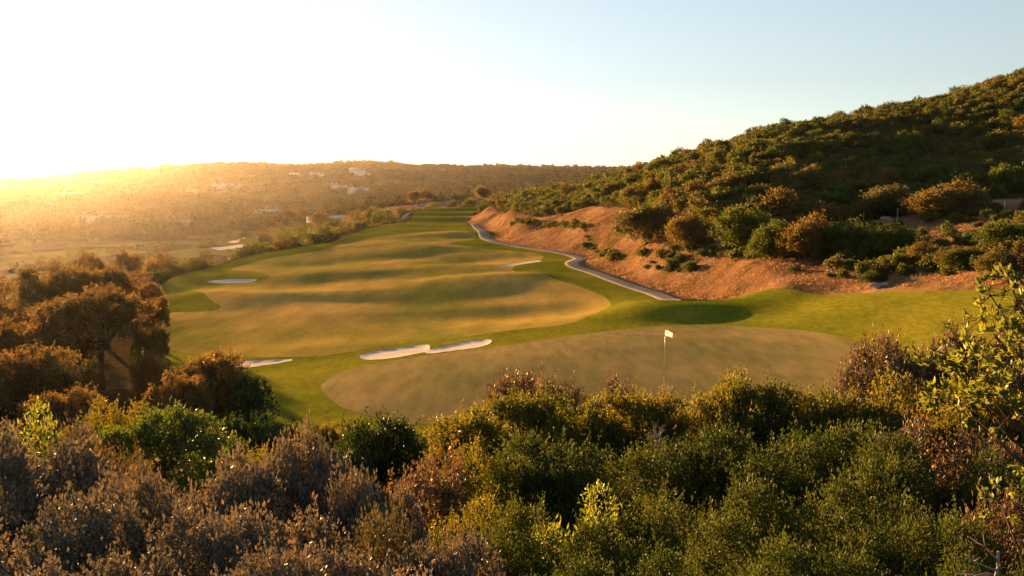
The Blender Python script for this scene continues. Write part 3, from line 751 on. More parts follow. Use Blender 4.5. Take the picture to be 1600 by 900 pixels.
FG = 'bushes in the foreground thicket'
TR = 'trees along the left edge of the course'
fore = [ # kind, variant, column, top row, depth, width px, name, label
 ('silver',0,30,688,12.5,330,'silver_bush','grey brown leafy bush at the left edge, highest of the silvery bushes there'),
 ('silver',1,185,748,10.5,230,'silver_bush','low silvery bush just below the grey green upright shoots on the left'),
 ('silver',2,305,742,11,250,'silver_bush','silvery tan bush in front of the bright green domed tree'),
 ('silver',0,425,712,12,230,'silver_bush','broad silver brown bush right of the domed tree'),
 ('silver',1,512,683,13,190,'silver_bush','pinkish grey bush rising to a tall point in front of the dark green tree'),
 ('silver',2,585,745,11,190,'silver_bush','grey bush sloping down to the right, next to the brownish olive bush'),
 ('silver',1,70,800,8.5,330,'silver_bush','dark silvery bush filling the bottom left corner'),
 ('silver',0,250,815,8,300,'silver_bush','grey brown bush at the bottom edge, second from the left corner'),
 ('silver',2,420,800,8.5,300,'silver_bush','speckled grey and orange bush at the bottom edge below the pointed bush'),
 ('silver_o',0,585,800,9,250,'olive_bush','grey green bush at the bottom edge with bluish leaves'),
 ('silver',1,680,835,8,220,'silver_bush','low grey bush at the bottom edge, last of the silvery ones towards the green bushes'),
 ('silver_o',0,200,728,14,130,'upright_shrub','grey green shrub with upright needle-like shoots between silvery bushes'),
 ('brown',0,650,712,16,190,'brown_bush','brownish olive bush left of the tall green bushes'),
 ('silver_o',0,120,665,19,200,'olive_bush','dull olive bush between the yellow leaved bush and the domed tree'),
 ('fresh',0,45,645,19,170,'yellow_leaved_bush','bush with pale yellow green leaves at the left edge above the silvery bushes'),
 ('dome',0,250,640,23,330,'domed_tree','bright green dome-shaped tree with bare forking stems at centre left'),
 ('green',1,175,632,27,150,'yellow_green_bush','yellow green bush rising behind the left side of the domed tree'),
 ('dark',0,600,646,30,170,'dark_tree','dark green round-topped tree below the left end of the putting green'),
 ('dark',1,700,700,26,140,'dark_bush','low dark green bush between the round dark tree and the tall green bushes'),
 ('dark',1,545,700,28,130,'dark_bush','dark bush low at the left foot of the round dark tree'),
 ('greenfar',0,505,660,36,70,'spiky_bush','small upright olive bush left of the round dark tree at the lawn edge'),
 ('dark',1,440,668,35,130,'dark_bush','low dark bush right below the small dark tree at the lawn edge'),
 ('dark',0,370,655,33,110,'dark_bush','dark green bush beneath the small dark tree and the brown oak'),
 ('greenfar',1,470,700,28,150,'olive_bush','olive bush in the gap behind the pointed silvery bush'),
 ('green',0,400,705,20,150,'green_bush','green bush at the right foot of the domed tree'),
 # tall green bushes, back row left to right
 ('greenfar',0,752,640,26,190,'green_bush','leftmost of the tall yellow green bushes, sloping down to the left'),
 ('greenfar',1,840,606,28,190,'green_bush','tall green bush in front of the purplish brown shrub'),
 ('greenfar',0,925,625,26,170,'green_bush','green bush with a flat top left of the one below the flag'),
 ('greenfar',1,1015,612,26,180,'green_bush','green bush directly below the golf flag'),
 ('greenfar',0,1118,585,27,150,'green_bush','green bush with the highest tip, right below the flag end of the row'),
 ('greenfar',1,1190,600,26,150,'green_bush','green bush just right of the highest tip in the row'),
 ('greenfar',0,1262,605,26,150,'green_bush','green bush with a leafy spire left of the grey brown shrubs on the right'),
 ('greenfar',1,1345,622,24,190,'green_bush','golden green bush in front of the grey brown shrubs on the right'),
 ('greenfar',0,1440,598,24,210,'green_bush','golden green bush in front of the dark round shrubs on the right'),
 ('greenfar',1,1540,600,22,220,'green_bush','golden green bush behind the leafy branch at the right edge'),
 ('brown',0,822,580,34,150,'brown_shrub','purplish brown shrub standing against the putting green'),
 ('brown',1,962,588,33,95,'brown_shrub','small brown shrub tuft against the putting green left of the flag'),
 ('silver_o',0,890,598,33,110,'grey_shrub','grey green shrub between the two brown shrubs at the green edge'),
 ('brown',0,1402,520,37,120,'brown_shrub','grey brown shrub with a pointed top at the right end of the putting green'),
 ('brown',1,1352,562,36,110,'brown_shrub','low grey brown shrub touching the right end of the putting green'),
 ('brown',1,1485,512,36,150,'brown_shrub','rounded grey brown shrub on the lawn behind the leafy branch'),
 ('brown',0,1570,520,35,150,'brown_shrub','grey brown shrub at the right edge behind the leafy branch'),
 # middle row
 ('green',0,725,700,18,180,'green_bush','yellow tipped green bush right of the brownish olive bush'),
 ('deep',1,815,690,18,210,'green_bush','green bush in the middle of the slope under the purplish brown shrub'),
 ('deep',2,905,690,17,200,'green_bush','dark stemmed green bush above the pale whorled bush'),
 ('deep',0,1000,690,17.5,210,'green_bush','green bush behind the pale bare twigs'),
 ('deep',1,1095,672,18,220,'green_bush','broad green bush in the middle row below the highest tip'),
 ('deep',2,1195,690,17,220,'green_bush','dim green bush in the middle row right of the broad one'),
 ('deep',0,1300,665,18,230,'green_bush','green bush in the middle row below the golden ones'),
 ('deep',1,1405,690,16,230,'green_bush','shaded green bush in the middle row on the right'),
 ('brown',0,1510,665,17,230,'rusty_bush','rusty brown bush in the middle row under the leafy branch'),
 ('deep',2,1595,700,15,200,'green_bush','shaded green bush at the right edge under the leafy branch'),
 # front row
 ('green',2,745,790,11.5,210,'green_bush','yellow green bush at the bottom, first of the green ones next to the silvery bushes'),
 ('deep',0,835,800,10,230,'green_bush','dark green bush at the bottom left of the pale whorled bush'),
 ('fresh',0,930,784,12,230,'whorled_bush','small pale yellow green bush with whorled leaf tips'),
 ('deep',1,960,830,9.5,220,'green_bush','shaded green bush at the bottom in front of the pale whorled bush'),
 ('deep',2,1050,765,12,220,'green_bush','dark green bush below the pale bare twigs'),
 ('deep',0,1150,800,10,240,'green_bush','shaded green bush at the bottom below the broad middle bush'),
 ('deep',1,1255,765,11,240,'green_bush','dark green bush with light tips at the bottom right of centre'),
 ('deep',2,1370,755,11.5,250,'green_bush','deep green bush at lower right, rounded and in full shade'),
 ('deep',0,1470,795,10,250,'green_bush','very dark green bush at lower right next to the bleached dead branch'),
 ('brown',1,1575,770,11.5,200,'rusty_bush','dark rusty bush at the lower right edge'),
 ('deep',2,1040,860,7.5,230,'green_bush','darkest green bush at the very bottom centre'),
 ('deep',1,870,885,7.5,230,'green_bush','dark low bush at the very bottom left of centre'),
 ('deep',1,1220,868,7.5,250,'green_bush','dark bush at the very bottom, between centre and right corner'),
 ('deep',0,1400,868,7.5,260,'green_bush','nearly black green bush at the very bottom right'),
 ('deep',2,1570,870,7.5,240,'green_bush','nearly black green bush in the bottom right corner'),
 ('silver',0,150,885,6.5,330,'silver_bush','dark silvery bush at the very bottom left'),
 ('silver',2,520,880,6.8,330,'silver_bush','dark silvery bush at the very bottom left of centre'),
 ('silver',1,340,885,6.5,300,'silver_bush','dark silvery bush at the very bottom between two others'),
]
for kd, i, px, top, d, w, nm, lb in fore:
    place(kd, i, px, top, d, w, nm, lb, 'tree' if 'tree' in nm else ('shrub' if 'shrub' in nm else 'bush'), FG)
for k, (px, top, d, w, kd) in enumerate([(1720, 640, 20, 260, 'deep'), (1830, 620, 26, 260, 'greenfar'), (1720, 560, 32, 200, 'brown'), (1760, 740, 13, 300, 'deep'), (1900, 700, 16, 300, 'green'), (1950, 560, 34, 220, 'greenfar'),
                                         (-110, 690, 15, 260, 'silver'), (-160, 600, 32, 240, 'oaknear'), (-120, 780, 9, 300, 'silver'), (-260, 640, 22, 300, 'green')]):
    place(kd, k, px, top, d, w, 'outer_bush', 'bush of the thicket beyond the side edge of the picture', 'bush', 'thicket beyond the picture edges')
left = [
 ('oak',0,150,450,62,175,'oak_tree','large brown green tree with bare forked trunks showing beneath, left side'),
 ('oak',1,45,478,60,190,'oak_tree','brown tree left of the one with bare forked trunks'),
 ('oaknear',0,62,545,44,170,'oak_tree','brown tree at lower left in front of the forked trunks'),
 ('oaknear',1,-5,555,43,150,'oak_tree','brown tree cut by the left edge of the picture'),
 ('oaknear',0,238,548,49,75,'oak_tree','brown tree with a narrow top right of the forked trunks'),
 ('oaknear',1,322,553,43,130,'oak_tree','brown oak reaching right towards the sand bunker'),
 ('oaknear',0,275,585,39,120,'oak_tree','brown oak low between the forked trunks and the bunker'),
 ('oaknear',1,85,612,36,150,'oak_tree','dull brown tree above the yellow green bush at left'),
 ('sapling',0,402,584,40,80,'small_tree','small dark green tree with a thin trunk standing on the sunlit lawn'),
 ('oak',2,95,412,86,130,'oak_tree','dark tree behind the largest brown tree, its top in the sun glow'),
 ('oak',0,165,418,84,120,'oak_tree','dark tree with its top just above the big brown tree'),
 ('oak',1,200,425,92,100,'oak_tree','reddish brown tree beside the lawn edge in the sun glow'),
 ('oak',2,226,462,76,70,'oak_tree','dark tree at the lawn edge nearest to the far left bunker'),
 ('oak',1,20,440,95,120,'oak_tree','hazy tree at the far left in the sun glow'),
 ('oak',0,222,508,60,60,'oak_tree','small round tree on the lawn edge above the narrow topped tree'),
 ('oak',2,145,395,150,60,'oak_tree','lone hazy tree standing in front of the valley fairway'),
 ('oak',0,190,392,165,55,'oak_tree','hazy round tree right of the lone one by the valley fairway'),
 ('oak',1,250,396,170,70,'oak_tree','dark tree on the slope between lawn and valley'),
]
for kd, i, px, top, d, w, nm, lb in left:
    place(kd, i, px, top, d, w, nm, lb, 'tree', TR)

# leafy branch tree at the right edge: limbs reach in from a trunk outside the frame
def edge_tree():
    rg = np.random.default_rng(77)
    x0, y0 = pd(1690, 9.5); z0 = H(x0, y0) - .1
    o = empty('leafy_tree', (x0, y0, z0))
    tips = []; allp = []
    mb = MB()
    mb.tube([(0, 0, -.2), (.08, 0, 1.0), (-.03, .08, 2.1), (-.12, 0, 3.1), (-.05, .05, 3.9)], [.11, .085, .06, .04, .012], 8)
    for px, py, dd in [(1575,440,9.4),(1548,462,9.6),(1590,470,9),(1535,497,9.8),(1562,510,9.2),(1598,520,9.3),(1540,540,9.4),(1570,560,9),(1508,575,9.8),(1545,590,9.3),(1590,590,9),(1520,612,9.6),(1560,618,9.2),(1600,560,9.6),(1478,565,10),(1500,630,9.8),(1590,635,9),(1620,450,9.3),(1640,500,9.2),(1650,560,9.5),(1660,430,9.6)]:
        v = ray(px, py); P = np.array([v[0] / v[1] * dd, dd, EYE + v[2] / v[1] * dd]) - np.array([x0, y0, z0])
        allp.append(P)
    for k in range(34):
        a = rg.uniform(-1.9, 1.9); rr = rg.uniform(.35, 1.35); allp.append(np.array([math.cos(a) * rr + .1, math.sin(a) * rr, rg.uniform(1.3, 3.9)]))
    for P in allp:
        tips.append(P)
        s = np.array([-.05, .02, min(3.3, max(.9, P[2] - .8))])
        m = s + (P - s) * .5 + np.array([0, 0, -.08]) + rg.normal(0, .04, 3)
        mb.tube([tuple(s), tuple(m), tuple(P)], [.03, .016, .006], 5)
    LV, LD = [], []
    for P in tips:
        for k in range(9):
            q = P + rg.normal(0, 1, 3) * np.array([.16, .16, .10])
            dr = unit(q - P + np.array([0, 0, .12]) + rg.normal(0, .05, 3))
            mb.tube([tuple(P - unit(q - P) * .02), tuple(q)], [.005, .003], 4)
            n = 16
            LV.append(q + rg.normal(0, .012, (n, 3))); LD.append(np.repeat(dr[None], n, 0))
    LV = np.concatenate(LV); LD = np.concatenate(LD)
    V, F = leaves(LV, LD, .085, .034, rg, .62, .18)
    link('crown', leafmesh('crown', V, F, rg, M['fresh']), parent=o)
    link('trunk', mb.mesh('trunk', True), M['bark'], parent=o)
    tag(o, 'tree with bright yellow green leaf whorls on thin branches at the right edge', 'tree')
edge_tree()

def twiggy(name, px, py, d, sz, n, label, lean=(0, 0, 1), seed=3):
    rg = np.random.default_rng(seed); v = ray(px, py)
    P = np.array([v[0] / v[1] * d, d, EYE + v[2] / v[1] * d]); g = H(P[0], P[1])
    mb = MB(); hgt = P[2] - g
    mb.tube([(0, 0, -.1), (rg.normal(0, .04), rg.normal(0, .04), hgt * .5), (0, 0, hgt)], [.02, .016, .011], 6)
    for i in range(n):
        b = np.array([0, 0, hgt - rg.uniform(0, sz * .6)]); e = b + unit(np.array(lean) + rg.normal(0, .45, 3)) * sz * rg.uniform(.5, 1)
        m = (b + e) / 2 + rg.normal(0, .05, 3) * sz
        mb.tube([tuple(b), tuple(m), tuple(e)], [.010, .007, .003], 5)
        for k in range(2):
            c = m + (e - m) * rg.uniform(0, .7); mb.tube([tuple(c), tuple(c + unit(e - m + rg.normal(0, .35, 3) * sz) * sz * .3)], [.005, .002], 4)
    o = link(name, mb.mesh(name, True), M['deadwood'], loc=(P[0], P[1], g))
    tag(o, label, 'dead shrub')
twiggy('dead_shrub', 1025, 684, 17.3, .40, 14, 'pale bare twigs fanning up between green bushes below the flag', seed=4)
twiggy('dead_shrub', 1560, 862, 7.4, .32, 5, 'bleached bare branch lying over dark leaves in the bottom right corner', (-1, 0, .25), 6)
twiggy('dead_shrub', 1378, 690, 16.6, .25, 8, 'small bare grey twigs in the shaded bushes at lower right', seed=8)

# ------------------------------------------------------------------ scrub on the right-hand hill
def shrub_arrays(rg, w, h, nl, dens, per, L, W, clump):
    lb = lobes_bush(rg, w, h, nl, .8, .3)
    V, F, T = foliage(rg, lb, dens, per, L, W, clump, up=.3, jit=1.1, shell=(.7, 1.05), sprig=.0)
    return V, F
SHR = []
for i in range(7):
    rg = np.random.default_rng(400 + i)
    V, F = shrub_arrays(rg, 3.0, 2.2, 9, 5.2, 14, .24, .13, .28)
    SHR.append((V, F, np.repeat(rg.random(len(F) // 2), 2)))
LOW = []
for i in range(5):
    rg = np.random.default_rng(450 + i)
    V, F = shrub_arrays(rg, 3.0, 2.1, 6, 2.8, 10, .36, .26, .38)
    LOW.append((V, F, np.repeat(rg.random(len(F) // 2), 2)))
def merge(items, protos, name, mat, kindname=None):
    """items: (x,y,z,sx,sz,rot,proto,var) baked into one mesh"""
    VV, FF, LV, PV = [], [], [], []; b = 0
    for x, y, z, sx, sz, ro, p, var in items:
        V, F, lv = protos[p]
        c, s = math.cos(ro), math.sin(ro)
        W = np.empty_like(V); W[:, 0] = (V[:, 0] * c - V[:, 1] * s) * sx + x; W[:, 1] = (V[:, 0] * s + V[:, 1] * c) * sx + y; W[:, 2] = V[:, 2] * sz + z
        VV.append(W); FF.append(F + b); b += len(V); LV.append(lv); PV.append(np.full(len(F), var))
    me = mesh_np(name, np.concatenate(VV), np.concatenate(FF))
    fattr(me, 'leafvar', np.concatenate(LV)); fattr(me, 'plantvar', np.concatenate(PV)); me.materials.append(mat)
    o = link(name, me); tag(o, kind='stuff'); return o

def project(x, y, z):
    sp, cp = math.sin(PITCH), math.cos(PITCH)
    dz = z - EYE; f = y * cp - dz * sp; u = y * sp + dz * cp
    return 800 + FOC * x / f, 450 - FOC * u / f
_vc = {}
def visible(x, y, z, lift=1.2):
    """is the point (a little above ground) seen from the camera over the bare ground?"""
    t = np.linspace(.15, .97, 40)
    g = hgrid(x * t, y * t); l = EYE + (z + lift - EYE) * t
    return bool((l > g).all())
bank_lo = sdist
def in_poly(P, x, y): return sdist(P, np.array([x]), np.array([y]), 10)[0]
hill = []
tries = 0
cellmap = {}
rgs = np.random.default_rng(21)
hx = rgs.uniform(-30, 330, 28000); hy = np.exp(rgs.uniform(math.log(62), math.log(420), 28000))
ok = sdist(BANK, hx, hy, 3) < -.5
ok &= sdist(GOLF, hx, hy, 6) < -4
ok &= sdist(TRACK, hx, hy, 6) < -1.5
px_ = 800 + FOC * hx / hy
ok &= (px_ > 742) & (px_ < 1830)
# line where the closed scrub begins (column -> depth)
line = np.interp(px_, [742, 780, 800, 860, 915, 960, 1000, 1100, 1200, 1290, 1350, 1450, 1600, 1800], [330, 262, 238, 209, 177, 139, 127, 114, 103, 94, 84, 76, 66, 58])
ok &= hy > line
hz = hgrid(hx, hy)
n_h = fbm(hx, hy, 18, 3)
for i in np.nonzero(ok)[0]:
    x, y = hx[i], hy[i]
    td = 118
    if px_[i] > 1320 and y < td and rgs.random() < .55: continue
    r = float((rgs.uniform(.8, 1.6) if rgs.random() < .82 else rgs.uniform(1.5, 2.1)) * (1 + .5 * n_h[i])) * (1.35 if y < line[i] + 18 else 1.0) * (1 + max(0, y - 200) / 500)
    if px_[i] > 1320 and y < td: r *= .55
    key = (int(x // 4), int(y // 4)); bad = False
    for a in (-1, 0, 1):
        for b in (-1, 0, 1):
            for (qx, qy, qr) in cellmap.get((key[0] + a, key[1] + b), ()):
                if (qx - x) ** 2 + (qy - y) ** 2 < ((qr + r) * .60) ** 2: bad = True; break
            if bad: break
        if bad: break
    if bad: continue
    cellmap.setdefault(key, []).append((x, y, r))
    hill.append((x, y, float(hz[i]), r))
seen = []
for it in hill:
    x, y, z, r = it
    p, q = project(x, y, z + r)
    if -30 < p < 1630 and q > 80 and visible(x, y, z, r * 1.3): seen.append((r / y, it))
seen.sort(key=lambda t: -t[0])
indiv = [it for _, it in seen[:290]]
ids = {id(it) for it in indiv}
rest = [it for it in hill if id(it) not in ids]
shmesh = {}
for t in ('sh_green', 'sh_rust', 'sh_olive'):
    for p, (V, F, lv) in enumerate(SHR):
        me = mesh_np('hillside_shrub', V, F); fattr(me, 'leafvar', lv); me.materials.append(M[t]); shmesh[t, p] = me
tone = {'sh_green': 'dark green', 'sh_rust': 'rusty brown', 'sh_olive': 'dull olive'}
def zone(x, y):
    p = 800 + FOC * x / y
    if y > 215: return 'high on the right hill near its skyline'
    if p < 960: return 'on the low left end of the right hill above the path'
    if p > 1320 and y < 118: return 'below the dirt track on the right slope'
    if p > 1320 and y < 145: return 'just above the dirt track on the right slope'
    if y < 150: return 'in the thick row along the top of the red bank'
    return 'on the middle slope of the right hill'
for k, (x, y, z, r) in enumerate(indiv):
    nz = vnoise(np.array([x / 14.]), np.array([y / 14.]))[0] + rgs.normal(0, .35)
    t = 'sh_green' if nz < .2 else ('sh_olive' if nz < .55 else 'sh_rust')
    o = link('hillside_shrub', shmesh[t, int(rgs.integers(7))])
    o.location = (x, y, z - .15); s = r / 1.45; o.scale = (s * rgs.uniform(.9, 1.15), s * rgs.uniform(.9, 1.15), s * rgs.uniform(.75, 1.15)); o.rotation_euler = (0, 0, rgs.uniform(0, 6.28))
    size = 'large' if r > 1.75 else ('small' if r < 1.05 else 'rounded')
    tag(o, f"{size} {tone[t]} shrub {zone(x, y)}", 'shrub', 'shrubs covering the right-hand hill')
# low growth along the lower edge of the scrub and over the dry slope
ex, ey = rgs.uniform(0, 70, 9000), np.exp(rgs.uniform(math.log(56), math.log(330), 9000))
ep = 800 + FOC * ex / ey
el = np.interp(ep, [742, 780, 800, 860, 915, 960, 1000, 1100, 1200, 1290, 1350, 1450, 1600, 1800], [330, 262, 238, 209, 177, 139, 127, 114, 103, 94, 84, 76, 66, 58])
eok = (sdist(GOLF, ex, ey, 6) < -2) & (sdist(TRACK, ex, ey, 6) < -1) & (ep < 1700) & (sdist(BANK, ex, ey, 3) > 0)
prob = np.where(np.abs(ey - el - 1) < 5, .75, np.where((ep > 1290) & (ey < 119), .28 + .35 * fbm(ex, ey, 9, 2), .02))
for i in np.nonzero(eok & (rgs.random(9000) < prob))[0]:
    rest.append((ex[i], ey[i], float(hgrid(ex[i:i+1], ey[i:i+1])[0]) + .05, float(rgs.uniform(.25, .95))))
merge([(x, y, z - .15, r / 1.45, r / 1.45 * rgs.uniform(.75, 1.15), rgs.uniform(0, 6.28), int(rgs.integers(5)), rgs.random()) for x, y, z, r in rest], LOW, 'scrub_vegetation', M['sh_all'])

# prominent shrubs of the hill with a place of their own
K['shrub'] = []
for i in range(3):
    K['shrub'].append(make_kind(500 + i, 5.0, 3.8, 14, 5.0, 22, .20, .11, .34, ['sh_olive', 'sh_green', 'sh_rust'][i], base_r=.1, trunk=.6, nb=6, stems=3, sprig=.15, twigs=20, twig_r=.015))
for i, px, top, bs, w, lb in [
 (0,1012,316,380,82,'big rounded olive shrub alone above the point of the red bank'),
 (2,1078,330,386,70,'rusty shrub at the bank top right of the big rounded one'),
 (1,1160,322,392,90,'dark green shrub clump on the bank top in the middle of the row'),
 (1,1215,345,402,70,'low dark shrub leaning over the red bank'),
 (2,1265,335,402,80,'tall rust and green shrub at the right end of the red bank'),
 (1,1330,345,402,95,'wide dark green shrub right of the tall rusty one'),
 (1,1395,350,398,70,'dark green shrub below the start of the dirt track'),
 (1,1365,423,443,42,'small low green shrub lying alone on the dry grass above the lawn'),
 (1,1330,405,418,30,'tiny green tuft on the dry grass left of the small low shrub'),
 (2,1480,285,336,110,'large rusty shrub standing above the right part of the dirt track'),
 (0,1380,290,338,80,'yellow olive shrub just above the left end of the dirt track'),
 (1,1570,345,390,80,'dark shrub below the dirt track at the right edge'),
 (0,1500,385,420,60,'olive shrub on the dry slope near the right edge'),
 (2,1450,378,412,60,'rusty shrub on the dry slope left of the olive one'),
 (0,1560,392,432,55,'low olive shrub just above the lawn at the right edge'),
 (0,1090,298,330,34,'small round olive shrub alone above the thick row'),
 (2,1047,290,328,28,'small pointed brown shrub left of the small round one')]:
    d = float(hit(px, bs, hr, 45, 400)[1])
    place('shrub', i, px, top, d, w * 1.22, 'slope_shrub', lb, 'shrub')

# ------------------------------------------------------------------ straw on the banks
def straw():
    rg = np.random.default_rng(61)
    n = 45000
    x = rg.uniform(-25, 80, n * 3); y = rg.uniform(55, 345, n * 3)
    w = np.clip(1.4 - y / 260, .3, 1)
    k = (sdist(BANK, x, y, 3) > .2) & (rg.random(n * 3) < w)
    x, y = x[k][:n], y[k][:n]; z = hgrid(x, y)
    P = np.stack([x, y, z], 1)
    m = 3
    P = np.repeat(P, m, 0) + rg.normal(0, .12, (len(P) * m, 3)) * np.array([1, 1, 0])
    D = np.tile(np.array([[.15, -.05, 1.0]]), (len(P), 1))
    V, F = leaves(P - np.array([0, 0, .03]), D, .26, .05, rg, .45, .1)
    pv = np.repeat(fbm(P[:, 0], P[:, 1], 6, 2) * .5 + .5, 2)
    me = leafmesh('dry_grass', V, F, rg, M['straw'], np.clip(pv, 0, .98))
    tag(link('dry_grass', me), kind='stuff')
straw()

# ------------------------------------------------------------------ shrubs along the far left lawn edge, valley trees
def scatter(n, fn, proto_mats, name, lab, cat, group, rmin, rmax, protos=SHR, seed=1, sh=(.8, 1.2)):
    rg = np.random.default_rng(seed); cnt = 0
    for k in range(n):
        p = fn(rg)
        if p is None: continue
        x, y = p
        r = rg.uniform(rmin, rmax); t = proto_mats[int(rg.integers(len(proto_mats)))]
        o = link(name, shmesh[t, int(rg.integers(7))])
        s = r / 1.45; o.location = (x, y, H(x, y) - .2); o.scale = (s, s, s * rg.uniform(*sh)); o.rotation_euler = (0, 0, rg.uniform(0, 6.28))
        tag(o, lab(t, x, y, r), cat, group); cnt += 1
edge_line = [hit(a, b, hr, 60, 420) for a, b in [(250,436),(300,424),(345,412),(400,402),(440,393),(480,386),(520,379),(545,366)]] + [pd(560, 330), pd(600, 360), pd(640, 400), pd(690, 440), pd(740, 440)]
EL = np.array(edge_line)
def fe(rg):
    k = rg.uniform(0, len(EL) - 1.001); i = int(k); p = EL[i] * (1 - k + i) + EL[i + 1] * (k - i)
    q = p * (1 + rg.uniform(.03, .28)); q = q + rg.normal(0, 1.5, 2)
    if in_poly(GOLF, q[0], q[1]) > -3: return None
    return q
def le(t, x, y, r):
    p = 800 + FOC * x / y
    w = 'between the lawn and the valley' if p < 430 else ('beside the far end of the fairway' if p < 600 else 'behind the terraced tees')
    return f"{tone[t]} {'tall ' if r > 2.4 else ''}shrub {w}"
scatter(120, fe, ['sh_green', 'sh_green', 'sh_olive', 'sh_rust'], 'edge_shrub', le, 'shrub', 'shrubs along the far left edge of the course', 1.3, 3.0, seed=31)
vpoly = [sdist]
def fv(rg):
    d = math.exp(rg.uniform(math.log(190), math.log(620))); px = rg.uniform(-60, 600)
    x, y = pd(px, d)
    if in_poly(GOLF, x, y) > -8: return None
    z = H(x, y); p, q = project(x, y, z)
    if q < 340 and px < 560: pass
    # keep the valley fairways open
    if q > 372 and px < 400 and rg.random() < .62 and d > 330: return None
    return x, y
def lv(t, x, y, r):
    p = 800 + FOC * x / y
    w = 'on the hazy valley floor at left' if p < 260 else ('in the valley near the pale sand' if p < 430 else 'on the rise below the white wall')
    return f"{tone[t]} {'broad' if r > 4 else 'round'} tree {w}"
scatter(150, fv, ['sh_green', 'sh_olive', 'sh_rust'], 'valley_tree', lv, 'tree', 'trees scattered in the valley', 2.2, 5.0, seed=33, sh=(.9, 1.3))

# far woodland and scrub: one mass nobody could count
def blob(rg):
    V, F = shrub_arrays(rg, 3.0, 1.9, 4, 1.5, 6, .62, .5, .5); return V, F, np.repeat(rg.random(len(F) // 2), 2)
BL = [blob(np.random.default_rng(600 + i)) for i in range(5)]
rgf = np.random.default_rng(9)
items = []
n = 15000
fp = rgf.uniform(-250, 1150, n); fd = np.exp(rgf.uniform(math.log(640), math.log(3600), n))
fx = (fp - 800) / FOC * fd; fz = hgrid(fx, fd)
cl = fbm(fx, fd, 160, 3)
for i in range(n):
    if rgf.random() > .62 + cl[i] * 1.1: continue
    r = rgf.uniform(2.2, 5.5) * (1 + fd[i] / 5000)
    items.append((fx[i], fd[i], fz[i] - .5, r / 1.45, r / 1.45 * rgf.uniform(.55, .85), rgf.uniform(0, 6.28), int(rgf.integers(5)), rgf.random()))
merge(items, BL, 'distant_woodland_vegetation', M['far_tree'])
items = []
n = 5200
fp = rgf.uniform(-300, 760, n); fd = np.exp(rgf.uniform(math.log(110), math.log(660), n))
fx = (fp - 800) / FOC * fd; gs = sdist(GOLF, fx, fd, 8.0); fz = hgrid(fx, fd); cl = fbm(fx, fd, 45, 3)
es = sdist(EARTH, fx, fd, 8.0)
for i in range(n):
    if gs[i] > -3.5 or es[i] > -2 or rgf.random() > .45 + cl[i] * 1.2: continue
    if fd[i] > 330 and fp[i] < 420 and rgf.random() < .6: continue
    r = rgf.uniform(.6, 1.9) * (1 + fd[i] / 900)
    items.append((fx[i], fd[i], fz[i] - .2, r / 1.45, r / 1.45 * rgf.uniform(.6, 1.0), rgf.uniform(0, 6.28), int(rgf.integers(5)), rgf.random()))
merge(items, LOW, 'valley_undergrowth', M['sh_all'])

# single trees on the far knoll and on the skyline
K['umb'] = [make_kind(700 + i, 9, 6.0, 9, 1.6, 34, .42, .26, .8, 'oak', base_r=.28, trunk=2.4, nb=9, stems=1, sprig=.2, low=3.6, flat=.55, rr_=(.12, .26), twigs=40, twig_r=.04, skirt=False) for i in range(2)]
for px, top, d, w, lb in [(647,297,600,22,'left one of the two dark round trees on the far knoll'), (664,296,615,24,'right one of the two trees on the far knoll, thinner crown'),
                          (754,291,500,30,'lone umbrella shaped tree above the far rocky ledge'), (453,326,640,26,'round tree left of the curved white wall')]:
    place('umb', int(px) % 2, px, top, d, w, 'umbrella_tree', lb, 'tree')

